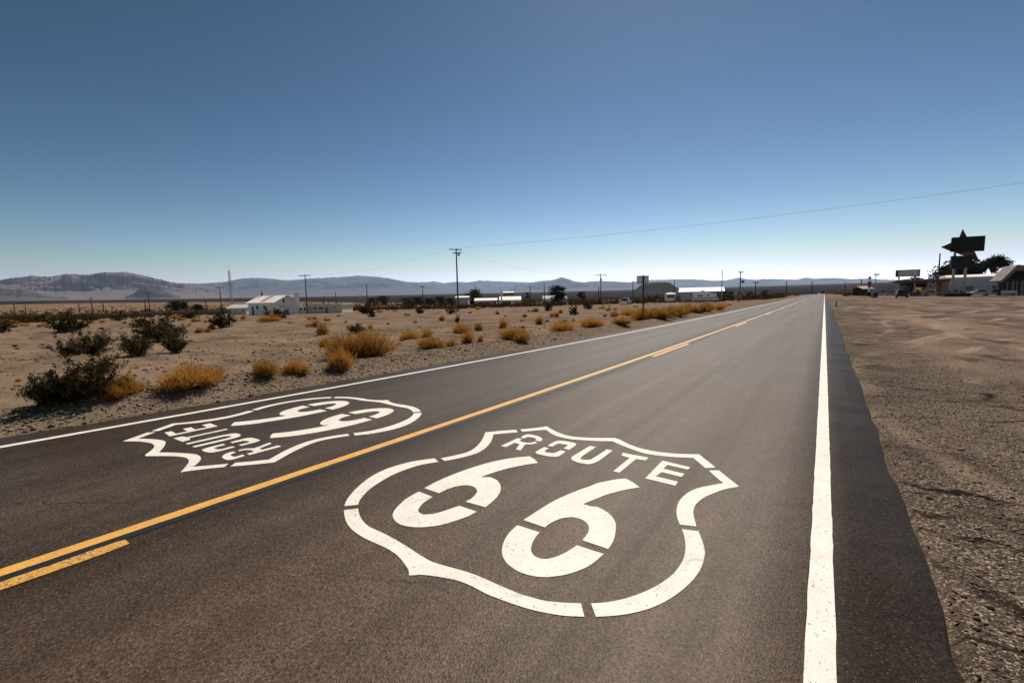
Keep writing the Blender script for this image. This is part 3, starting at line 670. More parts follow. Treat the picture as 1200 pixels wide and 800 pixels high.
def creosote_meshes(nst, nleaf, leaf, seed, twig=.012):
    """open dark bush 1 m wide and about .7 m tall: bare splayed stems, leaves towards the tips"""
    global rng
    keep = rng; rng = np.random.default_rng(seed)
    th = rng.uniform(0, 2 * np.pi, nst); el = np.clip(np.abs(rng.normal(.72, .33, nst)), .08, 1.35)
    D0 = np.stack([np.sin(el) * np.cos(th), np.sin(el) * np.sin(th), np.cos(el)], -1)
    P0 = np.stack([rng.normal(0, .06, nst), rng.normal(0, .06, nst), np.zeros(nst)], -1)
    L = rng.uniform(.34, .72, nst) * (1 - .1 * np.sin(el))
    v1, f1, pts = strips(P0, D0, L, .14, np.full(nst, twig * 1.6), 5)
    m = nst * 5; i = rng.integers(0, nst, m); k = rng.integers(1, 5, m)
    q = pts[i, k]; d2 = D0[i] + rng.normal(0, .5, (m, 3)) + np.array([0, 0, .2]); d2 /= np.linalg.norm(d2, axis=1)[:, None]
    L2 = rng.uniform(.08, .24, m); v2, f2, p2 = strips(q, d2, L2, .2, np.full(m, twig), 3)
    V, F = join([(v1, f1), (v2, f2)]); V[:, 2] = np.abs(V[:, 2])
    stems = np_mesh('branches', V, F, M['dead_stem'])
    j = rng.integers(0, m, nleaf); c = p2[j, rng.integers(1, 3, nleaf)] + rng.normal(0, .026, (nleaf, 3)); c[:, 2] = np.abs(c[:, 2]) + .01
    V, F = quads(c, np.full(nleaf, leaf)); V[:, 2] = np.abs(V[:, 2])
    leaves = np_mesh('foliage', V, F, M['creosote']); rng = keep
    return stems, leaves
GN = [golden_mesh(1700, .0095, 2, 21), golden_mesh(2000, .009, 4, 2), golden_mesh(1900, .009, 3, 3), golden_mesh(2200, .0085, 5, 4)]
GF = [golden_mesh(420, .022, 1, 5), golden_mesh(520, .02, 2, 6), golden_mesh(520, .02, 3, 7)]
KN = [creosote_meshes(34, 5200, .022, 11, .010), creosote_meshes(40, 6000, .021, 12, .009), creosote_meshes(30, 4200, .022, 13, .010)]
KF = [creosote_meshes(26, 1900, .040, 14, .016), creosote_meshes(30, 2100, .040, 15, .016)]
def ground_z(x, y): return float(Z(x, y))
cnt = {'g': 0, 'k': 0}
def shrub(px, py, w, h, label, group):
    p, d = gp(px, py); cnt['g'] += 1; s = d / F_PX
    me = (GN if w > 20 and d < 45 else GF)[cnt['g'] % (4 if w > 20 and d < 45 else 3)]
    o = link_mesh('dry_shrub', me); W = w * s * (1.28 if w > 20 else 1.12)
    o.location = (p.x, p.y, p.z - .02); o.rotation_euler = (0, 0, random.uniform(0, 6.28) if w < 26 else FACE + random.uniform(-.6, .6)); o.scale = (W, W * random.uniform(.75, 1), h * s / .47)
    return tag(o, label, 'shrub', group)
def bush(px, py, w, h, label, group):
    p, d = gp(px, py); cnt['k'] += 1; s = d / F_PX; W = w * s * 1.0
    st, lf = (KN if d < 30 else KF)[cnt['k'] % (3 if d < 30 else 2)]
    t = thing('creosote_bush', label, 'bush', (p.x, p.y, p.z - .02), random.uniform(0, 6.28), group, (W, W, h * s / .66))
    link_mesh('branches', st, t); link_mesh('foliage', lf, t)
    return t
GG = 'golden dry shrubs on the desert flat'; KG = 'dark creosote bushes on the desert flat'
small_g = 'small golden dry shrub, one of the many little tufts dotted over the open sand'
for px, py, w, h, lab in (
    (141, 462, 43, 25, 'pale golden shrub leaning against the biggest dark bush'),
    (207, 453, 62, 30, 'wide golden shrub on the gravel bank above the upside down shield'),
    (236, 448, 38, 24, 'golden shrub joined to the edge side of the widest golden clump'),
    (315, 438, 28, 20, 'round golden tuft on the bank, second along from the big dark bush'),
    (349, 436, 26, 17, 'small straw coloured tuft just before the tall golden clump'),
    (392, 432, 34, 28, 'orange brown shrub at the shaded foot of the tall golden clump'),
    (423, 418, 50, 37, 'tallest golden shrub beside the road above the upside down shield'),
    (380, 406, 17, 13, 'single golden tuft standing behind the tall roadside clump'),
    (378, 392, 14, 12, 'golden tuft in line behind the tall roadside clump, further out'),
    (474, 398, 28, 13, 'flat golden shrub with a dark shadow, left of the big utility pole'),
    (501, 394.5, 18, 12, 'golden shrub next to the flat golden shrub before the big utility pole'),
    (510, 408, 32, 16, 'broad golden shrub on the gravel bank in front of the big utility pole'),
    (528, 405.5, 12, 9, 'small tuft at the side of the broad shrub before the big utility pole'),
    (537, 390.7, 26, 13, 'golden shrub straight below the big utility pole'),
    (561, 387, 13, 8, 'low golden shrub just past the foot of the big utility pole'),
    (590, 384, 16, 12, 'reddish golden shrub standing alone in front of the long white shed'),
    (606, 398, 36, 18, 'large golden shrub on the roadside bank in front of the white cottage'),
    (548, 402.5, 15, 13, 'upright golden shrub at the bank between two larger clumps'),
    (563, 400, 10, 8, 'low golden tuft hugging the bank before the large cottage clump'),
    (518, 375.5, 10, 8, 'dark gold tuft left of the foot of the big utility pole'),
    (632, 380, 10, 9, 'golden tuft in front of the grey house with the slanting tree'),
    (652, 387.5, 35, 13, 'long golden shrub on the bank in front of the grey house'),
    (650, 371, 10, 7, 'small golden shrub close to the grey house with the slanting tree'),
    (697, 383, 28, 13, 'golden shrub on the bank straight below the pole with one crossarm'),
    (727.5, 379, 25, 10, 'golden shrub on the bank on the near side of the road sign'),
    (732, 369, 28, 9, 'row of low golden growth behind the road sign towards the pickup'),
    (757, 374, 26, 14, 'golden shrub at the foot of the road sign'),
    (774, 373, 26, 14, 'golden shrub just past the road sign on the road edge'),
    (790, 370, 22, 13, 'second golden shrub past the road sign on the road edge'),
    (806, 367, 18, 10, 'third golden shrub past the road sign, lower than its neighbours'),
    (820, 366, 18, 11, 'fourth golden shrub past the road sign, before the white motorhome'),
    (835, 363.3, 20, 10, 'last golden shrub of the roadside row, before the flagpole'),
    (317, 377, 22, 7, 'low golden growth in front of the white house with the tower'),
):
    shrub(px, py, w, h, lab, GG)
for px, py, w, h in ((434, 385, 8, 6), (363, 383, 10, 6), (370, 383, 8, 7), (384, 376, 8, 5), (366, 374, 9, 4), (308, 376, 12, 4), (333, 373, 7, 4), (340, 379, 5, 3), (657, 367, 6, 4), (641, 377, 5, 4), (551, 367, 5, 3), (583, 368, 7, 4),
    (477, 370, 8, 4), (238, 390, 13, 8), (248, 386, 8, 6), (230, 377, 11, 5), (245, 378, 9, 5), (285, 374, 6, 4), (29, 382, 8, 4), (50, 383, 9, 4), (37, 397, 4, 2), (20, 409, 6, 3), (622, 365, 7, 3), (628, 365, 8, 4), (445, 366, 8, 3), (462, 365, 9, 3), (508, 361, 8, 3),
    (412, 363, 7, 3), (397, 371, 5, 3), (713, 364, 6, 3), (705, 361.5, 7, 3), (721, 363, 5, 3), (749, 367, 8, 5), (765, 366, 9, 5), (745, 360, 5, 3), (560, 363, 8, 3), (155, 381, 9, 4), (170, 383, 8, 4), (205, 373, 9, 4), (213, 375, 8, 4), (100, 378, 9, 4), (120, 378, 8, 3), (75, 381, 8, 3), (6, 384, 8, 4), (16, 379, 9, 4),
    (650, 398, 7, 3), (612, 376, 4, 2.4), (672, 376, 4, 2.5), (592, 371, 4, 2.5), (487, 378, 5, 3), (455, 380, 4, 2.4), (405, 378, 4, 3), (300, 390, 4, 2), (342, 398, 4, 2), (160, 432, 6, 3), (12, 432, 7, 3), (22, 447, 7, 4), (3, 436, 7, 3), (855, 358, 6, 3), (848, 360, 7, 3.4)):
    shrub(px, py, w, h, small_g, 'small golden tufts on the open sand')
for px, py, w, h in ((749, 373, 18, 9), (766, 372, 20, 11), (783, 371.3, 20, 11), (798, 368.8, 18, 10), (813, 366.6, 18, 9), (828, 364.6, 18, 9), (841, 362.3, 14, 7), (741, 370, 16, 7), (720, 371, 12, 6), (755, 369.5, 16, 7)):
    shrub(px, py, w, h, 'rusty golden shrub packed into the dense row along the road between road sign and flagpole', 'golden shrubs packed in the roadside row')
small_k = 'small dark bush, one of several far out on the open sand'
for px, py, w, h, lab in (
    (64, 473, 62, 40, 'big dark bush on the gravel bank at the picture edge of the scrub'),
    (107, 467, 66, 44, 'tallest part of the big dark bush beside the pale golden shrub'),
    (85, 470, 50, 30, 'dense dark bush in the middle of the big roadside bush clump'),
    (117, 440, 34, 22, 'dark bush just behind the big roadside bush clump'),
    (80, 417, 32, 23, 'thin open bush with a long shadow, behind the big roadside clump'),
    (113, 416, 38, 28, 'taller bush right beside the thin open bush on the sand'),
    (161, 417, 36, 26, 'leafy open bush with a shadow, in the middle of the three open bushes'),
    (208, 413, 30, 28, 'sparse twiggy bush nearest the wide golden shrub'),
    (189, 400, 52, 26, 'large dark bush behind the two open bushes by the wide golden shrub'),
    (174, 383, 28, 12, 'low dark bush before the railway bank under the crossarm pole'),
    (80, 389, 34, 19, 'compact dark bush standing alone on the pale sand'),
    (3, 390, 22, 18, 'dark bush cut by the picture edge before the railway bank'),
    (261, 384, 24, 18, 'dark bush at the foot of the pole left of the white house'),
    (322, 373.5, 22, 12, 'dark green bush against the front of the white house with the tower'),
    (418, 390, 22, 11, 'dark bush behind the tallest golden shrub'),
    (528, 367.5, 11, 8, 'dark bush left of the foot of the big utility pole'),
    (536, 378, 5, 9, 'thin dark bush just in front of the big utility pole'),
    (642, 364.7, 10, 10, 'dark bush in front of the grey house with the slanting tree'),
    (673, 369, 12, 10, 'round dark bush on the sand between grey house and crossarm pole'),
    (690, 362.5, 12, 8, 'dark spiky bush left of the foot of the crossarm pole'),
    (428, 367.5, 17, 9, 'dark bush beside the end of the cream low building'),
    (437, 371.7, 12, 10, 'second dark bush near the cream low building, closer to the road'),
    (222, 373, 18, 7, 'flat dark bush in front of the two round dark trees'),
):
    bush(px, py, w, h, lab, KG)
for px, py, w, h in ((275, 377, 6, 5), (492, 367.5, 9, 7), (139, 376, 14, 7), (20, 377, 14, 6), (50, 376, 16, 6), (105, 376, 16, 6), (395, 362, 7, 4), (460, 363, 6, 4), (615, 372, 5, 4), (662, 378, 6, 4), (118, 386, 5, 3), (18, 406, 6, 3), (15, 384, 10, 5), (760, 352, 8, 4), (768, 350, 9, 4), (709, 371, 4, 3)):
    bush(px, py, w, h, small_k, 'small dark bushes on the open sand')

def rock(px, py, w, h, label, mat, name='rock', cat='rock'):
    p, d = gp(px, py); s = d / F_PX; bm = bmesh.new(); bmesh.ops.create_icosphere(bm, subdivisions=2, radius=.5)
    for v in bm.verts: v.co *= .75 + .5 * float(vnoise(v.co.x * 3 + px, v.co.y * 3 + v.co.z * 2.3, 5))
    me = bpy.data.meshes.new(name); bm.to_mesh(me); bm.free(); me.materials.append(M[mat]); o = link_mesh(name, me); o.location = (p.x, p.y, p.z + .25 * h * s); o.scale = (w * s, w * s * .8, h * s); tag(o, label, cat)
rock(441, 416.5, 6, 3, 'crumpled white scrap of litter beside the tallest golden shrub', 'white_wall', 'litter', 'litter')
rock(612.5, 385, 6, 4, 'dark rock lying in the sand left of the long golden shrub', 'ballast')
rock(478, 441, 5, 3, 'small dark rock on the gravel bank above the road edge', 'ballast')
rock(232, 456, 6, 4, 'dark stone on the gravel bank beside the widest golden shrub', 'ballast')
# desert brush far out, past counting
n = 14000; r = np.exp(rng.uniform(np.log(115), np.log(1700), n)); a = math.atan2(VF.y, VF.x) + rng.uniform(-.86, .86, n)
bx, by = r * np.cos(a), r * np.sin(a)
pxb = 600 + F_PX * (bx * VX.x + by * VX.y) / (bx * VF.x + by * VF.y)
keepm = (np.abs(bx + 3) > 7.5) & ~((bx > 0) & (r < 165)) & ((vnoise(bx * .012, by * .03, 88) > .38) | (r > 300)) & ~((pxb > 265) & (pxb < 345) & (r < 130))
bx, by, r = bx[keepm], by[keepm], r[keepm]; n = len(bx)
size = rng.uniform(.35, 1.0, n) * (1 + (rng.random(n) < .1) * .9)
m = 16; c = rng.normal(size=(n, m, 3)); c /= np.linalg.norm(c, axis=2)[..., None]; c *= rng.uniform(.45, 1, (n, m, 1)); c[..., 2] = np.abs(c[..., 2]) * .85
c = c * size[:, None, None] + np.stack([bx, by, Z(bx, by)], -1)[:, None]
V, F = quads(c.reshape(-1, 3), np.repeat(size * .34, m))
bo = link_mesh('desert_brush', np_mesh('desert_brush', V, F, M['brush'])); tag(bo, 'low dark and rusty scrub over the far plain', kind='stuff')

# trees ----------------------------------------------------------------
def tree(name, px, base, top, w, label, mat='tree_leaf', d=None, lean=0., nl=2600, group=None, round_=1., trunk=.18, clumps=11, flatbase=.22):
    if d is None: p, d = gp(px, base)
    else: p = gd(px, d)
    s = d / F_PX; H = CAM_H + (342.5 + (966 - px) * .0218 - top) * s - p.z; W = w * s
    t = thing(name, label, 'tree', p - Vector((0, 0, .05)), 0, group)
    sd_ = int(px * 7 + base); rg = np.random.default_rng(sd_); mb = MB()
    ax = Vector((VX.x, VX.y, 0))
    top0 = Vector((0, 0, H * .55)) + ax * lean * H * .35
    mb.tube([(0, 0, 0), tuple(top0 * .5 + Vector((.1, 0, 0))), tuple(top0)], [max(.1, H * .035), H * .028, H * .016], 7)
    cl = []
    for k in range(clumps):
        th = rg.uniform(0, 6.28); rr = W * .5 * rg.uniform(.25, .78); zz = H * (flatbase + .12 + (1 - flatbase - .3) * rg.uniform(0, 1))
        if rg.random() < .25: zz = H * rg.uniform(.78, .86); rr *= .5
        c = ax * (rr * math.cos(th) + lean * zz * .6) + Vector((-ax.y, ax.x, 0)) * rr * math.sin(th) + Vector((0, 0, zz))
        cl.append((c, W * rg.uniform(.15, .25) * round_))
        mb.tube([tuple(top0 * rg.uniform(.4, .95)), tuple((top0 + c) / 2 + Vector((0, 0, .1 * H * rg.uniform(-.3, .6)))), tuple(c)], [H * .014, H * .009, H * .004], 5)
    mb.build('trunk', M['bark'], t, True)
    cs = []
    for c, rad in cl:
        k = nl // clumps; v = rg.normal(size=(k, 3)); v /= np.linalg.norm(v, axis=1)[:, None]; v *= (rg.uniform(0, 1, (k, 1)) ** .45) * rad * (1 + .35 * rg.normal(size=(k, 1))) * np.array([1, 1, .78]); cs.append(v + np.array(c))
    c = np.concatenate(cs); c[:, 2] = np.clip(c[:, 2], H * .03, H * 1.0)
    V, F = quads(c, np.full(len(c), max(.06, W * .036)))
    link_mesh('crown', np_mesh('crown', V, F, M[mat]), t)
    return t
tree('tree', 556, 358, 339, 20, 'round dark green tree between long white shed and big utility pole', round_=1.25, flatbase=0, clumps=16)
tree('tree', 654, 352, 334.5, 25, 'dark tree slanting over the grey house', d=150, lean=-.2, clumps=14, flatbase=.1)
tree('tree', 618, 352, 342, 7, 'small upright dark tree beside the white cottage', flatbase=0)
tree('tree', 682, 352.5, 341.5, 11, 'small dark tree between grey house and crossarm pole', flatbase=0, round_=1.2)
tree('tree', 208, 367, 353, 22, 'broad dark tree left of the pole by the white house', round_=1.2, flatbase=0, clumps=14)
tree('tree', 231.5, 367.5, 356.5, 13, 'round dark tree next to the broad one, closer to the white house', round_=1.3, flatbase=0)
for px, top, w, lab in ((437, 349, 14, 'dark tamarisk bush past the end of the cream low building'), (448, 346.8, 18, 'tallest dark tamarisk bush past the cream low building'), (478, 349, 15, 'first dark bush of the long hedge row left of the big utility pole'), (490, 348, 16, 'second dark bush of the long hedge row by the big utility pole'), (503, 349.5, 16, 'third dark bush of the long hedge row by the big utility pole'), (516, 347.5, 17, 'fourth and tallest dark bush of the long hedge row by the big utility pole'), (528, 349, 13, 'last dark bush of the hedge row, against the big utility pole')):
    tree('tamarisk_bush', px, 357.3, top, w, lab, round_=1.25, flatbase=-.05, nl=1500, group='dark bushes growing in a hedge row')
tree('tree', 866, 352, 337, 12, 'pale feathery tree at the foot of the lamp pole', 'pale_leaf', d=88, round_=1.1, flatbase=.05, nl=1800)
for px, top, w, lab in ((850, 340, 10, 'dark tree just past the end of the long white roofed building'), (858, 341, 10, 'dark tree between the flagpole and the pale feathery tree'), (879, 341, 9, 'dark tree just past the pale feathery tree'), (897, 339.5, 12, 'last dark tree along the road before the open brush')):
    tree('tree', px, 352, top, w, lab, d=128, round_=1.2, flatbase=0, nl=1300, group='dark trees past the white roofed building')
tree('tree', 1125, 344, 306, 52, 'wide dark tree behind the tall black sign', d=128, nl=5200, clumps=24, flatbase=.32, round_=.95)
tree('tree', 1162, 344, 293.5, 28, 'dark tree with gaps in its crown above the long pale building', d=132, nl=4200, clumps=20, flatbase=.5, round_=.85, lean=.08)
tree('tree', 1068, 344, 322.5, 20, 'dark tree behind the fuel canopy under the billboard', d=118, nl=2600, clumps=14, flatbase=.05, round_=1.1)
tree('tree', 1080, 344, 331, 18, 'low dark tree in the shade behind the fuel canopy', d=116, nl=2000, clumps=12, flatbase=0, round_=1.2)

# railway bank ---------------------------------------------------------
pa, _ = gp(-60, 374.5); pb, _ = gp(120, 371.3); pc, _ = gp(270, 367.0); pd, _ = gp(455, 361)
cen = []
for a, b in ((pa, pb), (pb, pc), (pc, pd)):
    for k in range(16): cen.append(a.lerp(b, k / 16))
cen.append(pd); V = []; prof = [(-2.6, -.3), (-1.6, .5), (-.9, 1.15), (.9, 1.2), (1.8, .6), (3.2, -.3)]
for i, p in enumerate(cen):
    d = (cen[min(i + 1, len(cen) - 1)] - cen[max(i - 1, 0)]); d.z = 0; d.normalize(); nn = Vector((-d.y, d.x, 0))
    if nn.dot(VF) < 0: nn = -nn
    fade = min(1, (len(cen) - 1 - i) / 6 + .25)
    for q, (o_, h_) in enumerate(prof):
        x, y = p.x + nn.x * (o_ + 2.6), p.y + nn.y * (o_ + 2.6)
        V.append((x, y, float(Z(x, y, False)) + h_ * fade * (1 + .3 * (vnoise(x * .4, y * .4, q) - .5)) - .1))
m = len(prof); idx = np.arange(len(V)).reshape(-1, m)
Fq = np.stack([idx[:-1, :-1], idx[1:, :-1], idx[1:, 1:], idx[:-1, 1:]], -1).reshape(-1, 4)
tag(link_mesh('railway_embankment', np_mesh('railway_embankment', V, Fq, M['ballast'])), 'low dark railway bank crossing the plain', kind='structure')

# ------------------------------------------------------------------ poles and wires
POLES = {}
def pole(key, px, base, top, label, arms=(), mat='wood', r=.14, d=None, extra=None, hmax=13.5, group='wooden utility poles on the plain'):
    if d is None:
        p, d = gp(px, base); H = (base - top) * d / F_PX
        if H > hmax: d = hmax * F_PX / (base - top); p = gd(px, d); 
    else: p = gd(px, d)
    hy = 342.5 + (966 - px) * .0218
    H = CAM_H + (hy - top) * d / F_PX - p.z
    t = thing('utility_pole', label, 'utility pole', p - Vector((0, 0, .1)), FACE, group)
    rr = max(r, .0011 * d)
    MB().tube([(0, 0, 0), (0, 0, H * .5), (0, 0, H + .1)], [rr, rr * .9, rr * .72], 8).build('pole', M[mat], t, True)
    for (dz, half, xo, tilt) in arms:
        z = H - dz; th = max(.12, .0011 * d)
        mb = MB().box((xo, -rr * .9, z), (2 * half, th, th), 0, ('Y', tilt)); ca = mb.build('crossarm', M[mat], t)
        for k in (-1, -.45, .45, 1):
            MB().lathe([(.05, 0), (.07, .05), (.035, .09), (.06, .14), (.02, .2)], (xo + k * half * .94, -rr * .9, z + th * .5 - math.sin(tilt) * k * half * .94), 8).build('insulator', M['ceramic'], ca)
    POLES[key] = (p, H, d, t); return t
pole('big', 537, 364.8, 292, 'tall utility pole with two crossarms, biggest on the plain', ((.15, 1.05, -.1, .05), (.75, .75, .15, -.03)), r=.15)
_t = POLES['big'][3]; _H = POLES['big'][1]
MB().lathe([(.16, 0), (.2, .04), (.2, .5), (.16, .56), (.04, .6)], (.42, -.05, _H - 1.25), 12).build('transformer', M['steel'], _t, True)
pole('a', 17.8, 369, 353, 'plain pole without crossarm behind the railway bank, first from the picture edge')
pole('b', 30.7, 369, 358, 'short leaning pole behind the railway bank, second from the picture edge')
pole('c', 93.3, 366, 352.5, 'plain pole just left of a crossarm pole on the orange plain')
pole('d', 108.5, 366.2, 349, 'pole with one wide crossarm between two plain poles on the orange plain', ((.2, 1.3, 0, 0),))
pole('e', 121.8, 366.2, 352.5, 'plain pole just right of a crossarm pole on the orange plain')
pole('f', 170.8, 364.5, 350, 'plain pole close beside the crossarm pole under the dark cone hill')
pole('g', 175.5, 365, 343, 'crossarm pole standing under the dark cone hill', ((.2, 1.4, 0, 0),))
pole('h', 260, 368, 335.8, 'leaning pole with crossarm left of the white house', ((.2, 1.35, 0, 0),))
pole('i', 242, 363, 351, 'short plain pole behind the dark trees left of the white house')
pole('j', 360.3, 367.3, 321.7, 'crossarm pole in front of the cream low building', ((.25, 1.3, 0, 0),))
pole('k', 380, 358, 347.5, 'short plain pole rising behind the cream low building')
pole('l', 393.3, 357, 342, 'slender pole behind the end of the cream low building')
pole('m', 430, 350, 333.7, 'pole with short crossarm above the tamarisk bushes', ((.2, .7, 0, 0),))
pole('n', 496, 360.5, 334.7, 'pole with short crossarm in the hedge row left of the biggest pole', ((.3, .8, 0, 0),))
pole('o', 557.5, 347, 336, 'pole top showing above the round dark tree', ((.2, 1.0, 0, 0),))
pole('p', 621.3, 352, 336, 'crossarm pole behind the small upright tree', ((.2, 1.1, 0, 0),))
pole('q', 638, 356, 331.7, 'thick plain pole at the corner of the grey house')
pole('r', 704, 356.5, 321, 'crossarm pole with a box, halfway between grey house and road sign', ((.3, 1.6, 0, 0),))
_t = POLES['r'][3]; _H = POLES['r'][1]; MB().box((.0, -.3, _H - 1.6), (.5, .4, .9)).build('transformer', M['steel'], _t, bevel=.04)
pole('s', 701.5, 352, 336, 'thin pole hidden just beside the crossarm pole with a box')
pole('t', 741.7, 354.3, 329, 'plain pole just left of the road sign')
pole('u', 790, 346, 328, 'pole at the end of the black cinder cone')
pole('v', 845.5, 353.7, 317, 'white flagpole without flag at the end of the white roofed building', mat='wood_pale', r=.1)
pole('w', 867, 352.5, 318, 'pole with a lamp head rising from the pale feathery tree', ((.2, .6, 0, 0),))
_t = POLES['w'][3]; _H = POLES['w'][1]; MB().tube([(0, -.1, _H * .66), (.35, -.12, _H * .7)], .05, 6).build('lamp_arm', M['steel'], _t)
MB().lathe([(.05, 0), (.32, .1), (.36, .3), (.2, .5), (.05, .55)], (.52, -.12, _H * .62), 10).build('lamp_head', M['black_sign'], _t, True)
pole('x', 885, 351.3, 330, 'pole with crossarm past the pale feathery tree', ((.2, .7, 0, 0),))
pole('y', 921, 343, 330, 'pole with crossarm in the brush before the end of the road', ((.2, .9, 0, 0),))
pole('z', 951, 342, 330, 'pole with crossarm right at the end of the road', ((.2, .9, 0, 0),))
pole('ab', 990, 342, 331.5, 'pole in the brush just past the end of the road', ((.2, .8, 0, 0),))
pole('ac', 1008.5, 345, 328, 'thin pole left of the small red and white tower', ((.1, .5, 0, 0),))
pole('ad', 1098.3, 344, 297.5, 'tall bare pole behind the fuel canopy', d=100, r=.16)
def lattice_mast():
    p, d = gp(270.5, 363); d = min(d, 190); p = gd(270.5, d); H = CAM_H + (357.7 - 317.5) * d / F_PX - p.z
    t = thing('lattice_mast', 'slim lattice radio mast behind the white house', 'radio mast', p, 0)
    mb = MB(); w = .45
    c = [(-w, -w), (w, -w), (w, w), (-w, w)]
    for x, y in c: mb.tube([(x, y, 0), (x * .6, y * .6, H)], .07, 5)
    mb.build('frame', M['steel'], t); mb = MB(); n = 16
    for k in range(n):
        z0, z1 = H * k / n, H * (k + 1) / n; s0, s1 = 1 - .4 * k / n, 1 - .4 * (k + 1) / n
        for i in range(4):
            a, b = c[i], c[(i + 1) % 4]; mb.tube([(a[0] * s0, a[1] * s0, z0), (b[0] * s1, b[1] * s1, z1)], .035, 4)
    mb.build('bracing', M['steel'], t)
    MB().tube([(0, 0, H), (0, 0, H + 2.2)], .05, 5).build('antenna', M['steel'], t)
    MB().lathe([(.1, 0), (.5, .1), (.55, .25), (.1, .3)], (.7, -.3, H * .42), 10).build('dish', M['white_metal'], t)
lattice_mast()
def wire(a, b, sag, label, r=.016, n=40):
    mb = MB(); pts = []
    for k in range(n + 1):
        t = k / n; p = Vector(a).lerp(Vector(b), t); p.z -= sag * 4 * t * (1 - t); pts.append(p)
    tag(mb.tube(pts, r, 5).build('overhead_wire', M['wire'], None, True), label, 'overhead wire', 'overhead wires')
bp_, bH, bd_, _ = POLES['big']; top = bp_ + Vector((0, 0, bH)); 
v = ray(1262, 205); pe = Vector((v.x * 47, v.y * 47, 0)); pe.z = CAM_H + v.z * 47
t = thing('utility_pole', 'roadside utility pole past the picture edge carrying the long wire', 'utility pole', (pe.x, pe.y, float(Z(pe.x, pe.y))), FACE); Hh = pe.z - float(Z(pe.x, pe.y))
MB().tube([(0, 0, 0), (0, 0, Hh + .3)], [.16, .12], 8).build('pole', M['wood'], t); MB().box((0, -.15, Hh - .05), (2.4, .12, .12)).build('crossarm', M['wood'], t)
wire(top + VX * .5 + Vector((0, 0, .1)), pe, .75, 'long wire rising from the biggest pole across the road over the gravel lot', .013, 90)
def arm_pt(k, o=.0): p, H, d, _ = POLES[k]; return p + Vector((0, 0, H - .05)) + VX * o
wire(top - VX * .9, arm_pt('j', .8), 1.2, 'wire from the biggest pole to the crossarm pole by the cream building', .010)
wire(arm_pt('j', -.8), arm_pt('h', .8), 1.0, 'wire from the cream building pole to the leaning pole by the white house', .010)
wire(arm_pt('h', -.8), arm_pt('g', .8), 1.5, 'wire running from the leaning pole towards the dark cone hill', .009)
wire(top + VX * .6 - Vector((0, 0, .6)), arm_pt('r', -1.0), 1.6, 'wire dropping from the biggest pole to the crossarm pole with a box', .009)
# ------------------------------------------------------------------ buildings
def horizon(px): return 342.5 + (966 - px) * .0218
def site(px, base, d=None):
    if d is None: return gp(px, base)
    return gd(px, d), d
def pane(t, c, w, h, rz=0, mat='glass', name='window', fr='white_metal', frame=True):
    """a window set on a wall facing local -y, c = centre"""
    o = MB().box(c, (w, .05, h)).build(name, M[mat], t)
    if frame:
        f = MB(); e = .09
        for dx, dz, ww, hh in ((0, h / 2, w + 2 * e, e), (0, -h / 2, w + 2 * e, e), (w / 2, 0, e, h - e), (-w / 2, 0, e, h - e)):
            f.box((c[0] + dx, c[1] - .012, c[2] + dz), (ww, .07, hh))
        f.build('window_frame', M[fr], o)
    return o
def house(name, label, px0, px1, base, eave, ridge, depth, wall, roof, wins=(), doors=(), cat='building', d=None, over=.35, flat=False, turn=0.):
    """front wall facing the road camera, ridge parallel to the front; heights read in photo pixels"""
    pc = (px0 + px1) / 2; p, d = site(pc, base, d); s = d / F_PX; hy = horizon(pc)
    az = math.atan((pc - 600) / F_PX) * turn; W = (px1 - px0) * s * math.cos(az); s = s * math.cos(az) if turn else s; hs = d / F_PX; hz = lambda py: CAM_H + (hy - py) * hs - p.z
    he, hr = hz(eave), hz(ridge)
    t = thing(name, label, cat, p, FACE - az)
    if flat:
        MB().box2((-W / 2, 0, -.4), (W / 2, depth, he)).build('wall', M[wall], t)
        MB().box2((-W / 2 - over, -over, he + .003), (W / 2 + over, depth + over, hr)).build('roof', M[roof], t)
    else:
        MB().prism([(0, -.4), (depth, -.4), (depth, he), (depth / 2, hr - .12), (0, he)], (-W / 2, 0, 0), (0, 1, 0), (0, 0, 1), (W, 0, 0)).build('wall', M[wall], t)
        sl = (hr - he) / (depth / 2); th = .14; lo = he - sl * over
        mb = MB()
        mb.prism([(-over, lo), (depth / 2, hr), (depth + over, lo), (depth + over, lo + th), (depth / 2, hr + th), (-over, lo + th)], (-W / 2 - over, 0, .02), (0, 1, 0), (0, 0, 1), (W + 2 * over, 0, 0)); mb.build('roof', M[roof], t)
    for (x, y0, w, h) in wins: pane(t, (-W / 2 + (x - px0) * s, -.02, hz(y0)), w * s, h * s)
    for (x, w, h, m) in doors: 
        o = MB().box((-W / 2 + (x - px0) * s, -.02, h * s / 2), (w * s, .06, h * s)).build('door', M[m], t)
        MB().lathe([(.03, 0), (.05, .03), (.03, .06)], (-W / 2 + (x - px0) * s + w * s * .36, -.07, h * s * .45), 6).build('handle', M['steel'], o)
    return t, s, p, W, hz
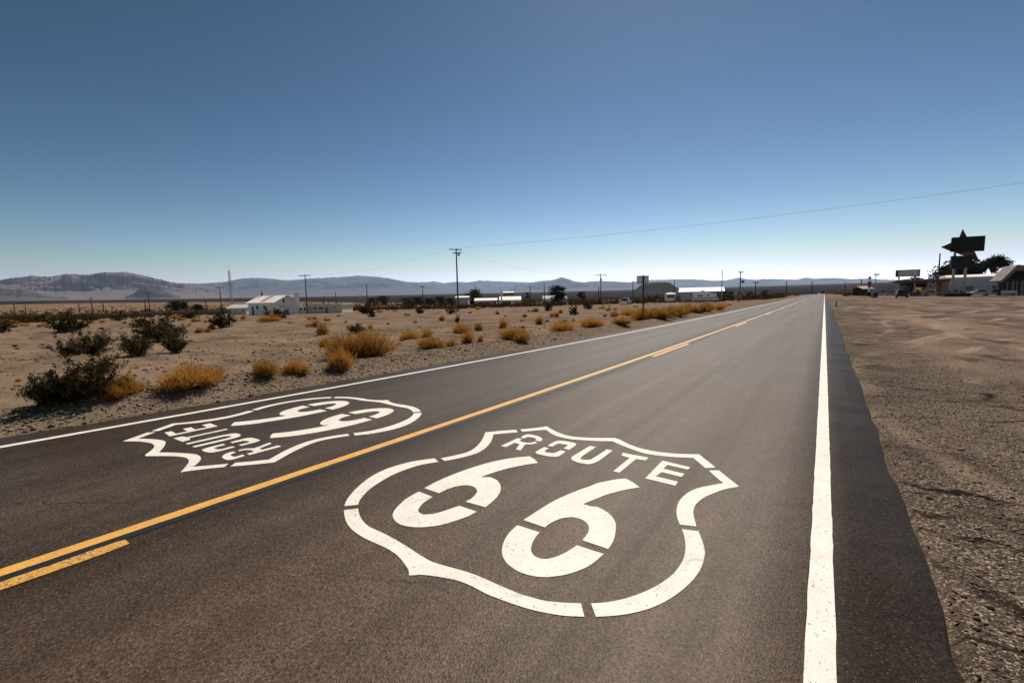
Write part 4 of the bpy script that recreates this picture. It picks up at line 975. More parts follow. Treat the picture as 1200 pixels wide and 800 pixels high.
# white house with the tower: near corner at pixel 322
p, d = gp(322, 369); s = d / F_PX; hyw = horizon(322); hz = lambda py: CAM_H + (hyw - py) * s - p.z
HRZ = FACE + R_(45) + math.atan((600 - 322) / F_PX)
def reach(px, dx, dy):
    """length along (dx, dy) from p until the sight line of photo column px"""
    v = ray(px, 360); det = dx * v.y - dy * v.x
    return (-p.x * v.y + p.y * v.x) / det
L = reach(291, -math.sin(HRZ), math.cos(HRZ)); W = reach(349, math.cos(HRZ), math.sin(HRZ)); he, hr = hz(354.3), hz(346.6)
t = thing('white_house', 'white gabled house with a square tower and two dark front windows', 'house', p, HRZ)
MB().prism([(0, -.5), (W, -.5), (W, he), (W / 2, hr - .1), (0, he)], (0, 0, 0), (1, 0, 0), (0, 0, 1), (0, L, 0)).build('wall', M['white_wall'], t)
sl = (hr - he) / (W / 2); ov = .4
MB().prism([(-ov, he - sl * ov), (W / 2, hr), (W + ov, he - sl * ov), (W + ov, he - sl * ov + .13), (W / 2, hr + .13), (-ov, he - sl * ov + .13)], (0, -ov, .02), (1, 0, 0), (0, 0, 1), (0, L + 2 * ov, 0)).build('roof', M['white_roof'], t)
m = math.hypot(W / 2, hr - he); an = math.atan2(hr - he, W / 2)
MB().box((W * .25, L * .48, (he + hr) / 2 + .17), (m * .9, L * .16, .03), 0, ('Y', -an)).build('roof_patch', M['rust'], t)
for f in (.36, .64):                                   # windows of the long wall (facing local -x)
    o = MB().box((-.02, L * f, he * .62), (.06, L * .115, he * .33)).build('window', M['glass'], t)
    fr = MB(); hw, hh = L * .0575, he * .165
    for dy, dz, a, b in ((0, hh, 2 * hw + .16, .08), (0, -hh, 2 * hw + .16, .08), (hw, 0, .08, 2 * hh - .08), (-hw, 0, .08, 2 * hh - .08)): fr.box((-.035, L * f + dy, he * .62 + dz), (.08, a, b))
    fr.build('window_frame', M['white_metal'], o)
o = MB().box((-.02, L * .83, he * .36), (.06, L * .07, he * .72)).build('door', M['glass'], t); MB().lathe([(.03, 0), (.05, .03), (.02, .06)], (-.08, L * .8, he * .35), 6).build('handle', M['steel'], o)
for f in (.2, .5, .75, .95): MB().box((-.012, L * f, he * .5), (.024, .1, he * .98)).build('batten', M['white_metal'], t)
MB().box((W * .40, -.02, hz(352.2)), (W * .07, .06, .9)).build('vent', M['glass'], t)
o = MB().box((W * .5, -.02, he * .28), (W * .22, .06, he * .56)).build('door', M['lilac_door'], t); MB().lathe([(.03, 0), (.05, .03), (.02, .06)], (W * .58, -.08, he * .25), 6).build('handle', M['steel'], o)
tw = 9.5 * s / 1.38
o = MB().box2((W * .80, -tw * .45, -.5), (W * .80 + tw, tw * .55, hz(344.8))).build('tower', M['white_wall'], t)
MB().box2((W * .80 - .12, -tw * .45 - .12, hz(344.8) + .003), (W * .80 + tw + .12, tw * .55 + .12, hz(344.8) + .22)).build('tower_cap', M['tan_roof'], o)
o = MB().tube([(W / 2, L * .93, hr), (W / 2, L * .93, hr + .75)], .16, 8).build('chimney', M['black_sign'], t); MB().lathe([(.1, 0), (.3, .05), (.1, .2)], (W / 2, L * .93, hr + .75), 8).build('chimney_cap', M['black_sign'], o)
house('shed', 'small pale gabled shed joined beside the white house with the tower', 267, 289, 368.5, 361, 357.4, 5, 'cream_wall', 'grey_roof', [(285.5, 364, 2.5, 4)], [(276, 2.2, 6, 'lilac_door')], 'shed')
house('cream_building', 'long low cream flat roofed building beyond the white tower', 351, 401, 367, 357.5, 356.4, 7, 'cream_wall', 'grey_roof', [(353, 361.5, 3.2, 3.2), (357.5, 361.5, 3, 3.2), (370, 361, 3.4, 3.4), (376.5, 361, 6, 3.6), (393, 360.6, 4.5, 1.8)], [(364, 2.4, 6.5, 'lilac_door'), (383, 2.6, 7, 'glass')], over=.3, flat=True)
house('white_shed', 'long low white shed with a pale roof right of the round tree', 556.5, 582, 358, 352.2, 349.6, 7, 'grey_wall', 'white_roof', [(562, 354.5, 1.6, 1.4)], [(580.5, 2.4, 4.8, 'glass')], 'shed', over=.3)
house('small_house', 'small house half hidden by the round dark tree', 534, 548, 354, 348.8, 347.2, 7, 'grey_wall', 'white_roof', [(541, 351, 2, 1.6)], [], d=165)
t, s, p, W, hz = house('white_cottage', 'white cottage with a tall white post at its side wall', 586, 610, 357.5, 351.5, 347.6, 7, 'white_wall', 'white_roof', [(590, 353.6, 1.8, 1.8), (604, 353.8, 3.6, 1.8)], [(597, 2, 4.6, 'glass')], 'house')
MB().tube([(-W / 2 + 2 * s, -.5, 0), (-W / 2 + 2 * s, -.5, hz(342))], [.3, .25], 8).build('post', M['white_metal'], t)
house('far_building', 'distant low building with a pale roof above the white cottage', 590, 602, 345.5, 343, 341.6, 14, 'tan_wall', 'white_roof', [(595, 344, 1, 1)], [], d=420)
t, s, p, W, hz = house('grey_house', 'grey white house with several gables under the slanting dark tree', 637, 664, 354.5, 349.8, 346.4, 8, 'grey_wall', 'grey_roof', [(644, 352, 2, 1.8), (651, 352, 2, 1.8), (660, 352, 2, 1.6)], [(656, 1.8, 4, 'glass')], 'house')
MB().prism([(-4.2 * s, 0), (4.2 * s, 0), (4.2 * s, hz(350.2)), (0, hz(346.9)), (-4.2 * s, hz(350.2))], (-W / 2 + 9 * s, -1.6, -.2), (1, 0, 0), (0, 0, 1), (0, 5, 0)).build('gable_wing', M['white_wall'], t)
# long white roofed building with the motorhomes
t, s, p, W, hz = house('roadside_hall', 'long grey building with a white roof behind the parked motorhome', 797, 846, 353.6, 341.8, 337.3, 9, 'grey_wall', 'white_roof', [(809.5, 344.8, 4.4, 2.2), (826, 344.8, 3, 2)], [], over=.5, turn=1.)
MB().box((W / 2 - .6, -.03, 1.2), (1.1, .06, 2.4)).build('door', M['glass'], t)

# ------------------------------------------------------------------ vehicles (front towards local +x)
def wheel(t, x, y, r, w=.22):
    o = MB(); prof = [(r * .55, -w / 2), (r * .95, -w / 2), (r, -w / 4), (r, w / 4), (r * .95, w / 2), (r * .55, w / 2)]
    me = MB().lathe(prof, (0, 0, 0), 14); me.v = [(x + a, y + c, r + b) for a, b, c in me.v]; o = me.build('wheel', M['rubber'], t, True)
    rm = MB().lathe([(r * .1, -w * .54), (r * .5, -w * .52), (r * .54, -w * .4), (r * .54, w * .4), (r * .5, w * .52), (r * .1, w * .54)], (0, 0, 0), 12); rm.v = [(x + a, y + c, r + b) for a, b, c in rm.v]; rm.build('rim', M['chrome'], o, True)
def car(name, label, p, rz, paint, kind='sedan', cat='car', group=None, sc=1.):
    t = thing(name, label, cat, p + Vector((0, 0, .02)), rz, group, sc)
    Ln, Wd = {'sedan': (4.5, 1.78), 'suv': (4.5, 1.9), 'pickup': (5.3, 1.9), 'van': (5.2, 1.95)}[kind]
    low = {'sedan': [(-2.25, .35), (-2.2, .85), (-1.5, .95), (.8, .92), (1.9, .78), (2.22, .6), (2.25, .32), (1.8, .24), (-1.9, .24)],
           'suv': [(-2.2, .42), (-2.2, 1.05), (1.0, 1.08), (2.05, 1.0), (2.22, .8), (2.22, .4), (1.8, .34), (-1.8, .34)],
           'pickup': [(-2.65, .5), (-2.65, 1.02), (1.2, 1.05), (2.45, .98), (2.65, .75), (2.65, .42), (2.2, .36), (-2.2, .38)],
           'van': [(-2.6, .4), (-2.6, 1.15), (1.6, 1.15), (2.4, 1.0), (2.6, .75), (2.6, .36), (2.2, .3), (-2.2, .3)]}[kind]
    MB().prism(low, (0, -Wd / 2, 0), (1, 0, 0), (0, 0, 1), (0, Wd, 0)).build('body', M[paint], t, bevel=.05)
    cab = {'sedan': [(-1.75, .9), (-1.1, 1.4), (.15, 1.42), (1.0, .9)], 'suv': [(-2.15, 1.03), (-2.0, 1.75), (.35, 1.78), (.95, 1.03)], 'pickup': [(-.75, 1.0), (-.65, 1.68), (.75, 1.7), (1.45, 1.0)], 'van': [(-2.57, 1.1), (-2.5, 1.95), (1.1, 1.98), (1.9, 1.1)]}[kind]
    def frustum(pl, w0, w1):
        zs = [q[1] for q in pl]; z0, z1 = min(zs), max(zs); vs = []
        for sgn in (-1, 1):
            for x, z in pl: vs.append((x, sgn * (w0 + (w1 - w0) * (z - z0) / (z1 - z0)) / 2, z))
        n = len(pl); return vs, [tuple(range(n)), tuple(range(2 * n - 1, n - 1, -1))] + [(i, n + i, n + (i + 1) % n, (i + 1) % n) for i in range(n)]
    cb = MB().add(*frustum(cab, Wd * .94, Wd * .78)).build('cabin', M[paint], t, bevel=.03)
    (x0, z0), (x1, z1), (x2, z2), (x3, z3) = cab
    def lerp(a, b, f): return a + (b - a) * f
    g = MB()
    for sgn in (-1, 1):
        yb, yt = sgn * (Wd * .94 / 2 - .015 + .02), sgn * (Wd * .78 / 2 + .035)
        zb, zt = lerp(z0, z1, .16), lerp(z0, z1, .86)
        pl = [(lerp(x0, x1, .3) + .12, zb, .16), (lerp(x0, x1, .86) + .1, zt, .86), (lerp(x3, x2, .86) - .1, zt, .86), (lerp(x3, x2, .2) - .12, zb, .16)]
        yy = lambda f: sgn * (lerp(Wd * .94, Wd * .78, f) / 2 + .012)
        a = [(x, yy(f), z) for x, z, f in pl]; b = [(x, yy(f) - sgn * .02, z) for x, z, f in pl]
        MB().add(a + b, [(0, 1, 2, 3), (4, 5, 6, 7), (0, 1, 5, 4), (1, 2, 6, 5), (2, 3, 7, 6), (3, 0, 4, 7)]).build('side_window', M['glass'], cb)
    for (xa, za, xb, zb, nm) in ((x3, z3, x2, z2, 'windscreen'), (x0, z0, x1, z1, 'rear_window')):
        e = .02 if nm == 'windscreen' else -.02
        q = []
        for f, wd in ((.14, .84), (.88, .72)):
            for sgn in (-1, 1): q.append((lerp(xa, xb, f) + e, sgn * Wd * wd / 2, lerp(za, zb, f) + .012))
        q2 = [(a - e, b, c - .02) for a, b, c in q]
        MB().add(q + q2, [(0, 1, 3, 2), (4, 5, 7, 6), (0, 1, 5, 4), (2, 3, 7, 6), (0, 2, 6, 4), (1, 3, 7, 5)]).build(nm, M['glass'], cb)
    r = {'sedan': .32, 'suv': .38, 'pickup': .38, 'van': .36}[kind]; wx = Ln * .31
    for x in (-wx, wx):
        for y in (-Wd / 2 + .08, Wd / 2 - .08): wheel(t, x, y, r)
    zf = .72 if kind == 'sedan' else .85
    for y in (-Wd * .38, Wd * .38):
        MB().box((Ln / 2 - .03, y, zf - .06), (.12, .34, .16)).build('headlight', M['clear_lens'], t, bevel=.02)
        MB().box((-Ln / 2 + .01, y, zf + .05), (.1, .26, .26)).build('tail_light', M['red_lens'], t, bevel=.02)
    for x in (-Ln / 2, Ln / 2): MB().box((x, 0, .46), (.16, Wd * .98, .16)).build('bumper', M['chrome'] if kind == 'pickup' else M[paint], t, bevel=.03)
    if kind == 'pickup': MB().box2((-2.5, -Wd / 2 + .1, 1.03), (-.85, Wd / 2 - .1, 1.07)).build('load_bed', M['rubber'], t)
    if kind == 'suv': MB().lathe([(.36, 0), (.36, .2), (.2, .22)], (0, 0, 0), 12)
    return t
def motorhome(name, label, p, rz, Ln, Hh, nose, back_win=True, sc=1.):
    t = thing(name, label, 'motorhome', p, rz, None, sc); W = 2.35
    prof = [(-Ln / 2, .5), (-Ln / 2, Hh * .95), (-Ln / 2 + .25, Hh), (Ln / 2 - nose, Hh), (Ln / 2 - nose * .1, Hh * .72), (Ln / 2 - nose * .35, Hh * .58), (Ln / 2, Hh * .42), (Ln / 2, .5)]
    MB().prism(prof, (0, -W / 2, 0), (1, 0, 0), (0, 0, 1), (0, W, 0)).build('body', M['white_metal'], t, bevel=.06)
    for x0, x1, z0, z1, sd in ((-Ln * .40, -Ln * .24, .55, .72, 1), (-Ln * .08, Ln * .04, .55, .72, 1), (Ln * .14, Ln * .2, .55, .72, 1), (-Ln * .36, -Ln * .1, .55, .72, -1), (Ln * .04, Ln * .16, .55, .72, -1)):
        y = sd * (W / 2 + .012); o = MB().box2((x0, min(y, y - sd * .04), Hh * z0), (x1, max(y, y - sd * .04), Hh * z1)).build('window', M['glass'], t)
        MB().box2((x0 - .05, min(y - sd * .03, y - sd * .005), Hh * z0 - .05), (x1 + .05, max(y - sd * .03, y - sd * .005), Hh * z1 + .05)).build('window_frame', M['chrome'], o)
    for sd in (-1, 1): MB().box((0, sd * (W / 2 + .006), Hh * .40), (Ln * .97, .03, .16)).build('side_stripe', M['tan_wall'], t)
    MB().box((-Ln / 2 - .01, 0, Hh * .66), (.05, W * .74, Hh * .24)).build('rear_window', M['glass'], t)
    MB().box((-Ln / 2 - .03, 0, .58), (.14, W, .2)).build('bumper', M['chrome'], t)
    for y in (-.9, .9): MB().box((-Ln / 2 - .02, y, .95), (.06, .22, .3)).build('tail_light', M['red_lens'], t)
    MB().box((Ln / 2 - nose * .2, 0, Hh * .66), (.05, W * .85, Hh * .16), 0, ('Y', -.5)).build('windscreen', M['glass'], t)
    MB().box2((-Ln * .2, -.4, Hh + .005), (-Ln * .05, .4, Hh + .3)).build('roof_unit', M['white_metal'], t, bevel=.05)
    MB().box2((-Ln / 2 + .3, -W / 2 + .12, .25), (Ln / 2 - .3, W / 2 - .12, .5)).build('chassis', M['rubber'], t)
    for x in (-Ln * .28, Ln * .34):
        for y in (-W / 2 + .14, W / 2 - .14): wheel(t, x, y, .4, .26)
    return t
p, d = gp(785, 354.3); s = d / F_PX
motorhome('motorhome', 'boxy white motorhome seen from behind, beside the grey building', p, FACE + R_(75), 5.6, 10.6 * s, .9)
p, d = gp(827, 354.2); s = d / F_PX
motorhome('motorhome', 'long white motorhome with a sloping nose parked along the grey building', p, FACE - R_(24), 27.5 * s, 12.3 * s, 2.2)
p, d = gp(733, 357); car('pickup_truck', 'white pickup truck parked on the sand before the road sign', p, FACE + R_(62), 'car_white', 'pickup', 'pickup', sc=.9)
def lotcar(px, base, w, label, paint, kind, ang, d=None, ln=4.5):
    p, d = site(px, base, d); W = w * d / F_PX
    av = R_(ang) + math.atan((px - 600) / F_PX); vis = (abs(math.cos(av)) * ln + abs(math.sin(av)) * 1.8) / math.cos(math.atan((px - 600) / F_PX))
    return car('parked_car' if kind != 'van' else 'parked_van', label, p, FACE + R_(ang), paint, kind, 'car', 'cars parked along the gravel lot', min(1.15, max(.8, W / vis)))
lotcar(1039.5, 346.3, 9, 'small white car behind the round emblem board', 'car_white', 'sedan', 142)
lotcar(1047.3, 346, 7, 'silver car half hidden behind the black jeep', 'car_silver', 'sedan', 140)
lotcar(1056.5, 348.8, 14.5, 'black jeep like car with a red tail light before the fuel canopy', 'car_black', 'suv', 52)
lotcar(1073, 346.8, 8.5, 'dark blue car under the fuel canopy edge', 'car_blue', 'suv', 40)
lotcar(1092, 346.8, 11, 'low white car under the canopy beside the tan wall', 'car_white', 'sedan', -35)
lotcar(1110.5, 346.2, 10, 'white topped car half behind the dark planter', 'car_silver', 'sedan', -40)
lotcar(1145.5, 346.6, 11, 'white car parked in front of the long pale wall, past the sign posts', 'car_white', 'sedan', 150)
lotcar(1164, 346.2, 12, 'silver car parked in front of the long pale wall, next to the angular office', 'car_silver', 'sedan', 140)
p = Vector((-.9, 318, float(Zr(-.9, 318)))); car('driving_car', 'dark car far away at the very end of the road', p, R_(90), 'car_black', 'suv', 'car')

# ------------------------------------------------------------------ roadside sign (seen from behind)
p, d = gp(753.7, 373.3); s = d / F_PX; H = CAM_H + (horizon(754) - 323) * s - p.z
t = thing('road_sign', 'rectangular road sign seen from behind on one dark post', 'road sign', p, FACE + R_(4))
MB().box((0, 0, H / 2 - .1), (.075, .075, H + .2)).build('post', M['wood'], t)
MB().box((-.02, .06, H - .27), (14.4 * s, .02, 9.4 * s)).build('panel', M['sign_back'], t, bevel=.004)
for dz in (-.16, .16): MB().box((-.02, .04, H - .27 + dz), (14 * s, .02, .05)).build('bracket', M['steel'], t)
for k, (px, base, h) in enumerate(((714, 362.5, 7), (706.5, 359.5, 5))):
    p, d = gp(px, base); H = h * d / F_PX; t = thing('fence_post', ('lone short fence post standing on the sand', 'shorter fence post near the crossarm pole foot')[k], 'post', p, FACE)
    MB().tube([(0, 0, -.1), (.02, 0, H)], [.06, .05], 7).build('post', M['wood'], t); MB().box((0, -.06, H * .85), (.1, .03, .14)).build('plate', M['sign_back'], t)
p, d = gp(974, 361); t = thing('marker_post', 'short dark marker post at the gravel edge of the road', 'marker post', (.95, p.y, float(Z(.95, p.y))), 0)
MB().box((0, 0, .3), (.09, .04, .8)).build('post', M['wood'], t); MB().box((0, -.025, .6), (.07, .012, .12)).build('reflector', M['clear_lens'], t)

# ------------------------------------------------------------------ the right hand lot
def plane(px, d):
    """origin on the ground at depth d plus a reader of photo points on the upright plane through it, square to the road"""
    p = gd(px, d)
    def at(qx, qy):
        v = ray(qx, qy); k = p.y / v.y
        return (v.x * k - p.x, CAM_H + v.z * k - p.z)
    return p, at
# tall black sign
p, sp = plane(1115.6, 86)
t = thing('tall_sign', 'tall black roadside sign with red arrow points on two posts', 'sign', p)
for x in (1115.6, 1129.4):
    x0 = sp(x, 343.5)[0]; MB().tube([(x0, 0, -.2), (x0, 0, sp(1120, 296)[1])], .2, 10).build('post', M['pink_post'], t, True)
arrow = [sp(*q) for q in ((1103.2, 289.2), (1115, 284.2), (1124.4, 279.5), (1128.9, 268.3), (1134.3, 278.5), (1140, 290), (1144, 297), (1147.6, 304.5), (1139.5, 304), (1129, 298.5), (1114.5, 293.8))]
MB().prism(arrow, (0, .3, 0), (1, 0, 0), (0, 0, 1), (0, .5, 0)).build('arrow_star', M['red_sign'], t)
up = [sp(*q) for q in ((1115.2, 278.9), (1153.7, 276.6), (1152.1, 294), (1113.6, 295.3))]
o = MB().prism(up, (0, -.5, 0), (1, 0, 0), (0, 0, 1), (0, .75, 0)).build('name_panel', M['black_sign'], t)
ed = MB()
for a, b in zip(up, up[1:] + up[:1]): ed.tube([(a[0], -.5, a[1]), (b[0], -.5, b[1])], .05, 6)
ed.build('panel_edge', M['planter'], o)
st = [sp(*q) for q in ((1120.5, 295.9), (1143, 295.3), (1140.5, 298.9), (1127, 299.2))]
so_ = MB().prism(st, (0, -.4, 0), (1, 0, 0), (0, 0, 1), (0, .5, 0)).build('vacancy_strip', M['red_sign'], t)
fc = bpy.data.curves.new('lettering', 'FONT'); fc.body = 'VACANCY'; fc.size = .42; fc.extrude = .02; fc.align_x = 'CENTER'; fc.align_y = 'CENTER'
fo = bpy.data.objects.new('lettering_tmp', fc); COL.objects.link(fo)
lm = bpy.data.meshes.new_from_object(fo.evaluated_get(bpy.context.evaluated_depsgraph_get())); bpy.data.objects.remove(fo)
lm.materials.clear(); lm.materials.append(M['pink_letter'])
lo_ = link_mesh('lettering', lm, so_); c0 = sp(1134, 297.3); lo_.location = (c0[0], -.43, c0[1]); lo_.rotation_euler = (R_(90), 0, 0)
lw = [sp(*q) for q in ((1114.2, 300.2), (1139.7, 299.6), (1135.6, 313), (1113.6, 315.4))]
MB().prism(lw, (0, -.5, 0), (1, 0, 0), (0, 0, 1), (0, .7, 0)).build('lower_panel', M['blue_sign'], t)
# planter round its feet
p, at = plane(1122.5, 82.5); x0, x1 = at(1107, 345)[0], at(1138, 345)[0]; zt = at(1122, 343.3)[1]
t = thing('planter', 'dark low planter box round the feet of the tall sign', 'planter', p)
MB().box2((x0, 0, -.2), (x1, 4.6, zt - .1)).build('wall', M['planter'], t); MB().box2((x0 - .06, -.06, zt - .097), (x1 + .06, 4.66, zt)).build('coping', M['planter'], t)
# fuel canopy
p, at = plane(1080.5, 97); X = lambda px: at(px, 335)[0]; hz = lambda py: at(1080, py)[1]
t = thing('fuel_canopy', 'long flat fuel station canopy with dark red edge and a tan end wall', 'canopy', p)
o = MB().box2((X(1048), 0, hz(330.8)), (X(1113), 8, hz(328.2))).build('roof', M['fascia'], t); MB().box2((X(1048) + .2, .2, hz(328.2) + .003), (X(1113) - .2, 7.8, hz(327.7))).build('roof_top', M['grey_roof'], o)
for px, y in ((1050.5, .8), (1054, .8), (1089, .8), (1093, 6.8)): MB().box2((X(px) - .12, y - .12, -.2), (X(px) + .12, y + .12, hz(330.8) - .003)).build('column', M['pink_post'], t)
MB().box2((X(1104.5), .6, -.2), (X(1112.5), 7.4, hz(330.8) - .004)).build('end_wall', M['tan_wall'], t)
for px in (1064, 1076):
    o = MB().box2((X(px) - .35, 3.6, 0), (X(px) + .35, 4.3, 1.6)).build('fuel_pump', M['red_metal'], t, bevel=.05); MB().box2((X(px) - .25, 3.57, 1.0), (X(px) + .25, 3.6, 1.4)).build('dial', M['white_metal'], o)
MB().box2((X(1058), 2.8, 0.0), (X(1082), 5.2, .15)).build('pump_island', M['concrete'], t)
# billboard above it
p, at = plane(1064, 107); X = lambda px: at(px, 320)[0]; hz = lambda py: at(1064, py)[1]
t = thing('billboard', 'grey faced billboard with dark border rising above the fuel canopy', 'billboard', p)
MB().box2((X(1049.6), -.1, hz(324.0)), (X(1078.3), .15, hz(316.1))).build('board', M['black_sign'], t)
MB().box2((X(1052.6), -.13, hz(323.4)), (X(1077.6), -.103, hz(316.9))).build('face', M['panel_grey'], t)
for k in range(3): MB().box2((X(1075), -.15, hz(322.8 - 2 * k)), (X(1077.4), -.133, hz(321.8 - 2 * k))).build('rail', M['fascia'], t)
for px in (1054, 1073): MB().tube([(X(px), .3, -.2), (X(px), .3, hz(317))], .16, 8).build('post', M['pink_post'], t)
# yellow truck under the canopy
p, d = gd(1083, 112), 112; s = d / F_PX; t = thing('yellow_truck', 'yellow truck with a slatted body standing behind the canopy columns', 'truck', p, FACE + R_(185))
MB().box2((-1.9, -1.1, .75), (1.0, 1.1, 1.95)).build('body', M['yellow_metal'], t, bevel=.04)
for k in range(5): MB().box2((-1.8 + .6 * k, -1.14, .8), (-1.7 + .6 * k, 1.14, 2.05)).build('slat', M['rubber'], t)
o = MB().prism([(1.05, .6), (1.05, 2.0), (1.8, 2.05), (2.15, 1.35), (2.75, 1.2), (2.8, .6)], (0, -1, 0), (1, 0, 0), (0, 0, 1), (0, 2, 0)).build('cab', M['yellow_metal'], t, bevel=.05)
for sgn in (-1, 1): MB().box((1.5, sgn * 1.012, 1.65), (.6, .03, .5)).build('side_window', M['glass'], o)
MB().box2((-1.9, -.8, .45), (2.6, .8, .74)).build('chassis', M['rubber'], t)
for x in (-1.2, 2.0):
    for y in (-.95, .95): wheel(t, x, y, .42, .26)
# long pale building
p, at = plane(1146, 116); X = lambda px: at(px, 335)[0]; hz = lambda py: at(1146, py)[1]
t = thing('motel_building', 'long low pale lilac building with a white roof edge behind the sign', 'building', p)
MB().box2((X(1110), 0, -.3), (X(1192), 9, hz(324.6))).build('wall', M['lilac_wall'], t)
zr = hz(324.6) + .003; MB().prism([(-.4, zr), (9.3, zr), (9.3, zr + .75), (2.2, zr + .75), (-.4, zr + .1)], (X(1108.5), 0, 0), (0, 1, 0), (0, 0, 1), (X(1193) - X(1108.5), 0, 0)).build('roof', M['white_roof'], t)
MB().box2((X(1168), 3, zr + .753), (X(1178), 5.5, zr + 1.1)).build('roof_unit', M['grey_wall'], t)
o = MB().box2((X(1118.5), -.05, 0), (X(1122.5), .05, hz(338.5))).build('door', M['glass'], t); MB().lathe([(.03, 0), (.05, .03), (.02, .06)], (X(1122), -.1, 1.0), 6).build('handle', M['steel'], o)
for px in (1136, 1168):
    o = MB().box2((X(px) - .8, -.03, 1.1), (X(px) + .8, .03, 2.1)).build('window', M['glass'], t); MB().box2((X(px) - .9, -.08, 1.02), (X(px) + .9, -.032, 1.097)).build('sill', M['concrete'], o)
for px in (1124, 1127.5): MB().lathe([(.05, 0), (.16, .04), (.18, .2), (.08, .3)], (X(px), -.3, hz(327.5)), 8).build('wall_lamp', M['white_metal'], t)
# angular office at the picture edge
p, at = plane(1193, 80)
t = thing('motel_office', 'angular office with a steep pointed roof and tan soffit', 'building', p)
lo1, pk, rt = at(1174, 330), at(1192.5, 310.2), at(1230, 314); th = .5; lx, lz = lo1; hx, hzz = pk; rx, rz_ = rt
MB().prism([(lx, lz), (hx, hzz - th * 1.5), (rx, rz_ - th), (rx, rz_), (hx, hzz), (lx - .05, lz + .2)], (0, 0, 0), (1, 0, 0), (0, 0, 1), (0, 7.5, 0)).build('roof', M['office_roof'], t)
MB().prism([(lx + .15, lz - .03), (hx, hzz - th * 1.5 - .06), (rx, rz_ - th - .03), (rx, rz_ - th - .1), (hx, hzz - th * 1.5 - .14), (lx + .2, lz - .1)], (0, .15, 0), (1, 0, 0), (0, 0, 1), (0, 7.3, 0)).build('soffit', M['tan_roof'], t)
MB().prism([(lx - .02, lz - .02), (hx, hzz - th * 1.3), (rx, rz_ - th), (rx, rz_ + .03), (hx, hzz + .03), (lx - .12, lz + .25)], (0, -.15, 0), (1, 0, 0), (0, 0, 1), (0, .147, 0)).build('fascia', M['office_roof'], t)
slope = (hzz - lz) / (hx - lx); xw = at(1183.5, 330)[0]
MB().prism([(xw, -.3), (rx - .3, -.3), (rx - .3, rz_ - th - .1), (hx, hzz - th * 1.7), (xw, lz + (xw - lx) * slope - .75)], (0, 3.2, 0), (1, 0, 0), (0, 0, 1), (0, 4, 0)).build('wall', M['planter'], t)
for k in range(5):
    x0 = xw + .3 + k * 1.25; o = MB().box2((x0, 3.14, .15), (x0 + 1.05, 3.197, 2.7)).build('window', M['glass'], t); MB().box2((x0 - .06, 3.1, .06), (x0 + 1.11, 3.138, .148)).build('sill', M['concrete'], o)
for px in (1184.5, 1196):
    x = at(px, 335)[0]; MB().box2((x - .12, .6, -.2), (x + .12, .84, min(lz + (x - lx) * slope - .62, hzz - 1.2))).build('post', M['black_sign'], t)
p = gd(1183, 79); t = thing('bench', 'white concrete bench in front of the angular office', 'bench', p, 0)
MB().box2((-1.0, -.25, .4), (1.0, .25, .5)).build('seat', M['concrete'], t, bevel=.02); MB().box2((-1.0, .252, .5), (1.0, .33, .95)).build('backrest', M['concrete'], t, bevel=.02)
for x in (-.8, .8): MB().box2((x - .12, -.22, -.05), (x + .12, .22, .397)).build('leg', M['concrete'], t)
p = gd(1178, 77.5); t = thing('kerb_block', 'low pale concrete block in the lot before the angular office', 'kerb block', p, FACE); MB().prism([(-.14, -.05), (.14, -.05), (.1, .2), (-.1, .2)], (-1, 0, 0), (0, 1, 0), (0, 0, 1), (2, 0, 0)).build('block', M['concrete'], t)
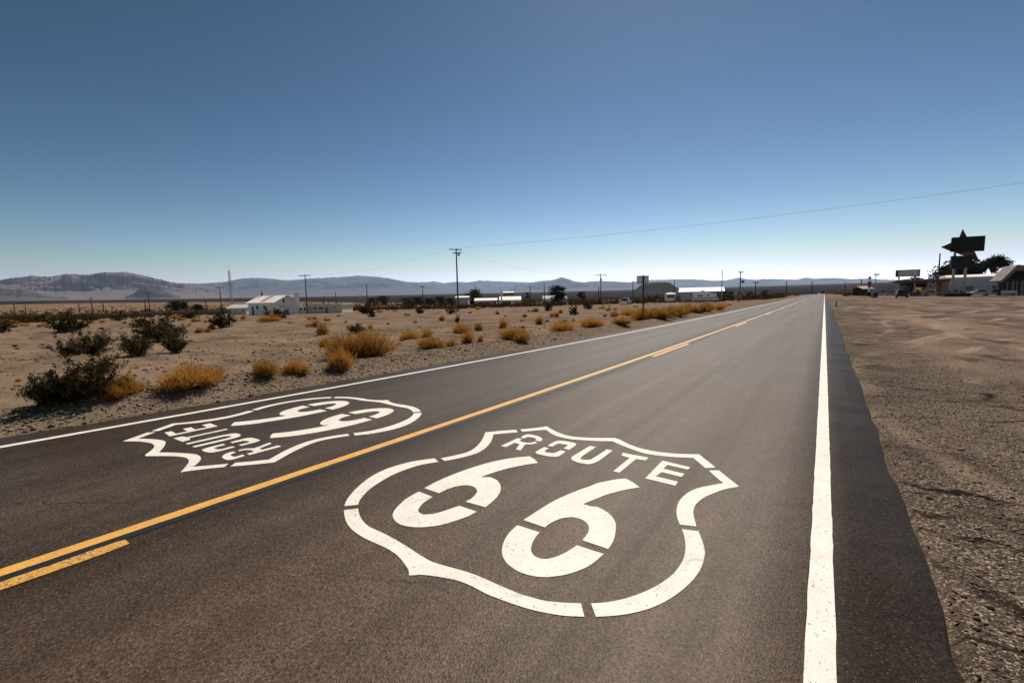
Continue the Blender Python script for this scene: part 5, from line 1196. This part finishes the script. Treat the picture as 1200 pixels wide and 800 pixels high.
# small red and white tower
p, d = gp(1018.3, 347); d = min(d, 115); p = gd(1018.3, d); s = d / F_PX; hh = 23.5 * s
t = thing('striped_tower', 'small red and white lighthouse shaped tower with a black lantern', 'tower', p, 0)
r0 = 1.7 * s
MB().lathe([(r0, -.1), (r0 * .95, .22 * hh)], (0, 0, 0), 16).build('base', M['black_sign'], t); MB().lathe([(r0 * .8, .221 * hh), (r0 * .72, .46 * hh)], (0, 0, 0), 16).build('lower_band', M['white_metal'], t)
MB().lathe([(r0 * .9, .461 * hh), (r0 * .85, .66 * hh)], (0, 0, 0), 16).build('red_band', M['red_metal'], t); MB().lathe([(r0 * 1.15, .661 * hh), (r0 * 1.15, .72 * hh)], (0, 0, 0), 16).build('gallery', M['black_sign'], t)
MB().lathe([(r0 * .6, .721 * hh), (r0 * .6, .88 * hh)], (0, 0, 0), 12).build('lantern', M['white_metal'], t); MB().lathe([(r0 * .95, .881 * hh), (r0 * .8, .93 * hh), (r0 * .1, hh)], (0, 0, 0), 12).build('cap', M['black_sign'], t)
# round emblem board
p, d = gp(1027.3, 349); d = min(d, 105); p = gd(1027.3, d); s = d / F_PX; W, H = 6.4 * s, 8.4 * s
t = thing('sandwich_board', 'grey blue standing board with a round emblem at the lot edge', 'sign board', p, FACE)
MB().box((0, .25, H / 2), (W, .06, H), 0, ('X', R_(8))).build('panel', M['grey_blue'], t); MB().box((0, .75, H / 2), (W, .06, H), 0, ('X', R_(-8))).build('panel', M['grey_blue'], t)
em = MB().lathe([(W * .36, 0), (W * .36, .02), (W * .1, .022)], (0, 0, 0), 24); em.v = [(x, .19 - z + (y) * .14 * -1 * 0 + .0, H * .46 + y) for x, y, z in em.v]; em.build('emblem', M['blue_sign'], t)
MB().box((0, .12 + .1, H * .9), (W * .8, .03, H * .1), 0, ('X', R_(8))).build('header', M['panel_grey'], t)
# hut and floodlight
house('hut', 'dark open hut with a tan roof behind the small striped tower', 1011, 1021.5, 346, 338.3, 335.6, 4, 'planter', 'tan_roof', [], [(1016, 2.4, 5, 'glass')], 'hut', d=135, over=.5)
p = gd(1025.3, 128); s = 128 / F_PX; H = CAM_H + (horizon(1026) - 322.5) * s - p.z
t = thing('floodlight', 'slim floodlight mast with two pale lamp heads beside the hut', 'floodlight', p, FACE); MB().tube([(0, 0, -.1), (0, 0, H)], [.13, .1], 7).build('mast', M['steel'], t)
MB().box((0, 0, H - .1), (1.5, .1, .1)).build('crossbar', M['steel'], t)
for x, a in ((-.3, .4), (.55, -.5)): MB().box((x, -.1, H + .22), (.6, .35, .42), 0, ('Y', a)).build('lamp_head', M['white_metal'], t, bevel=.05)
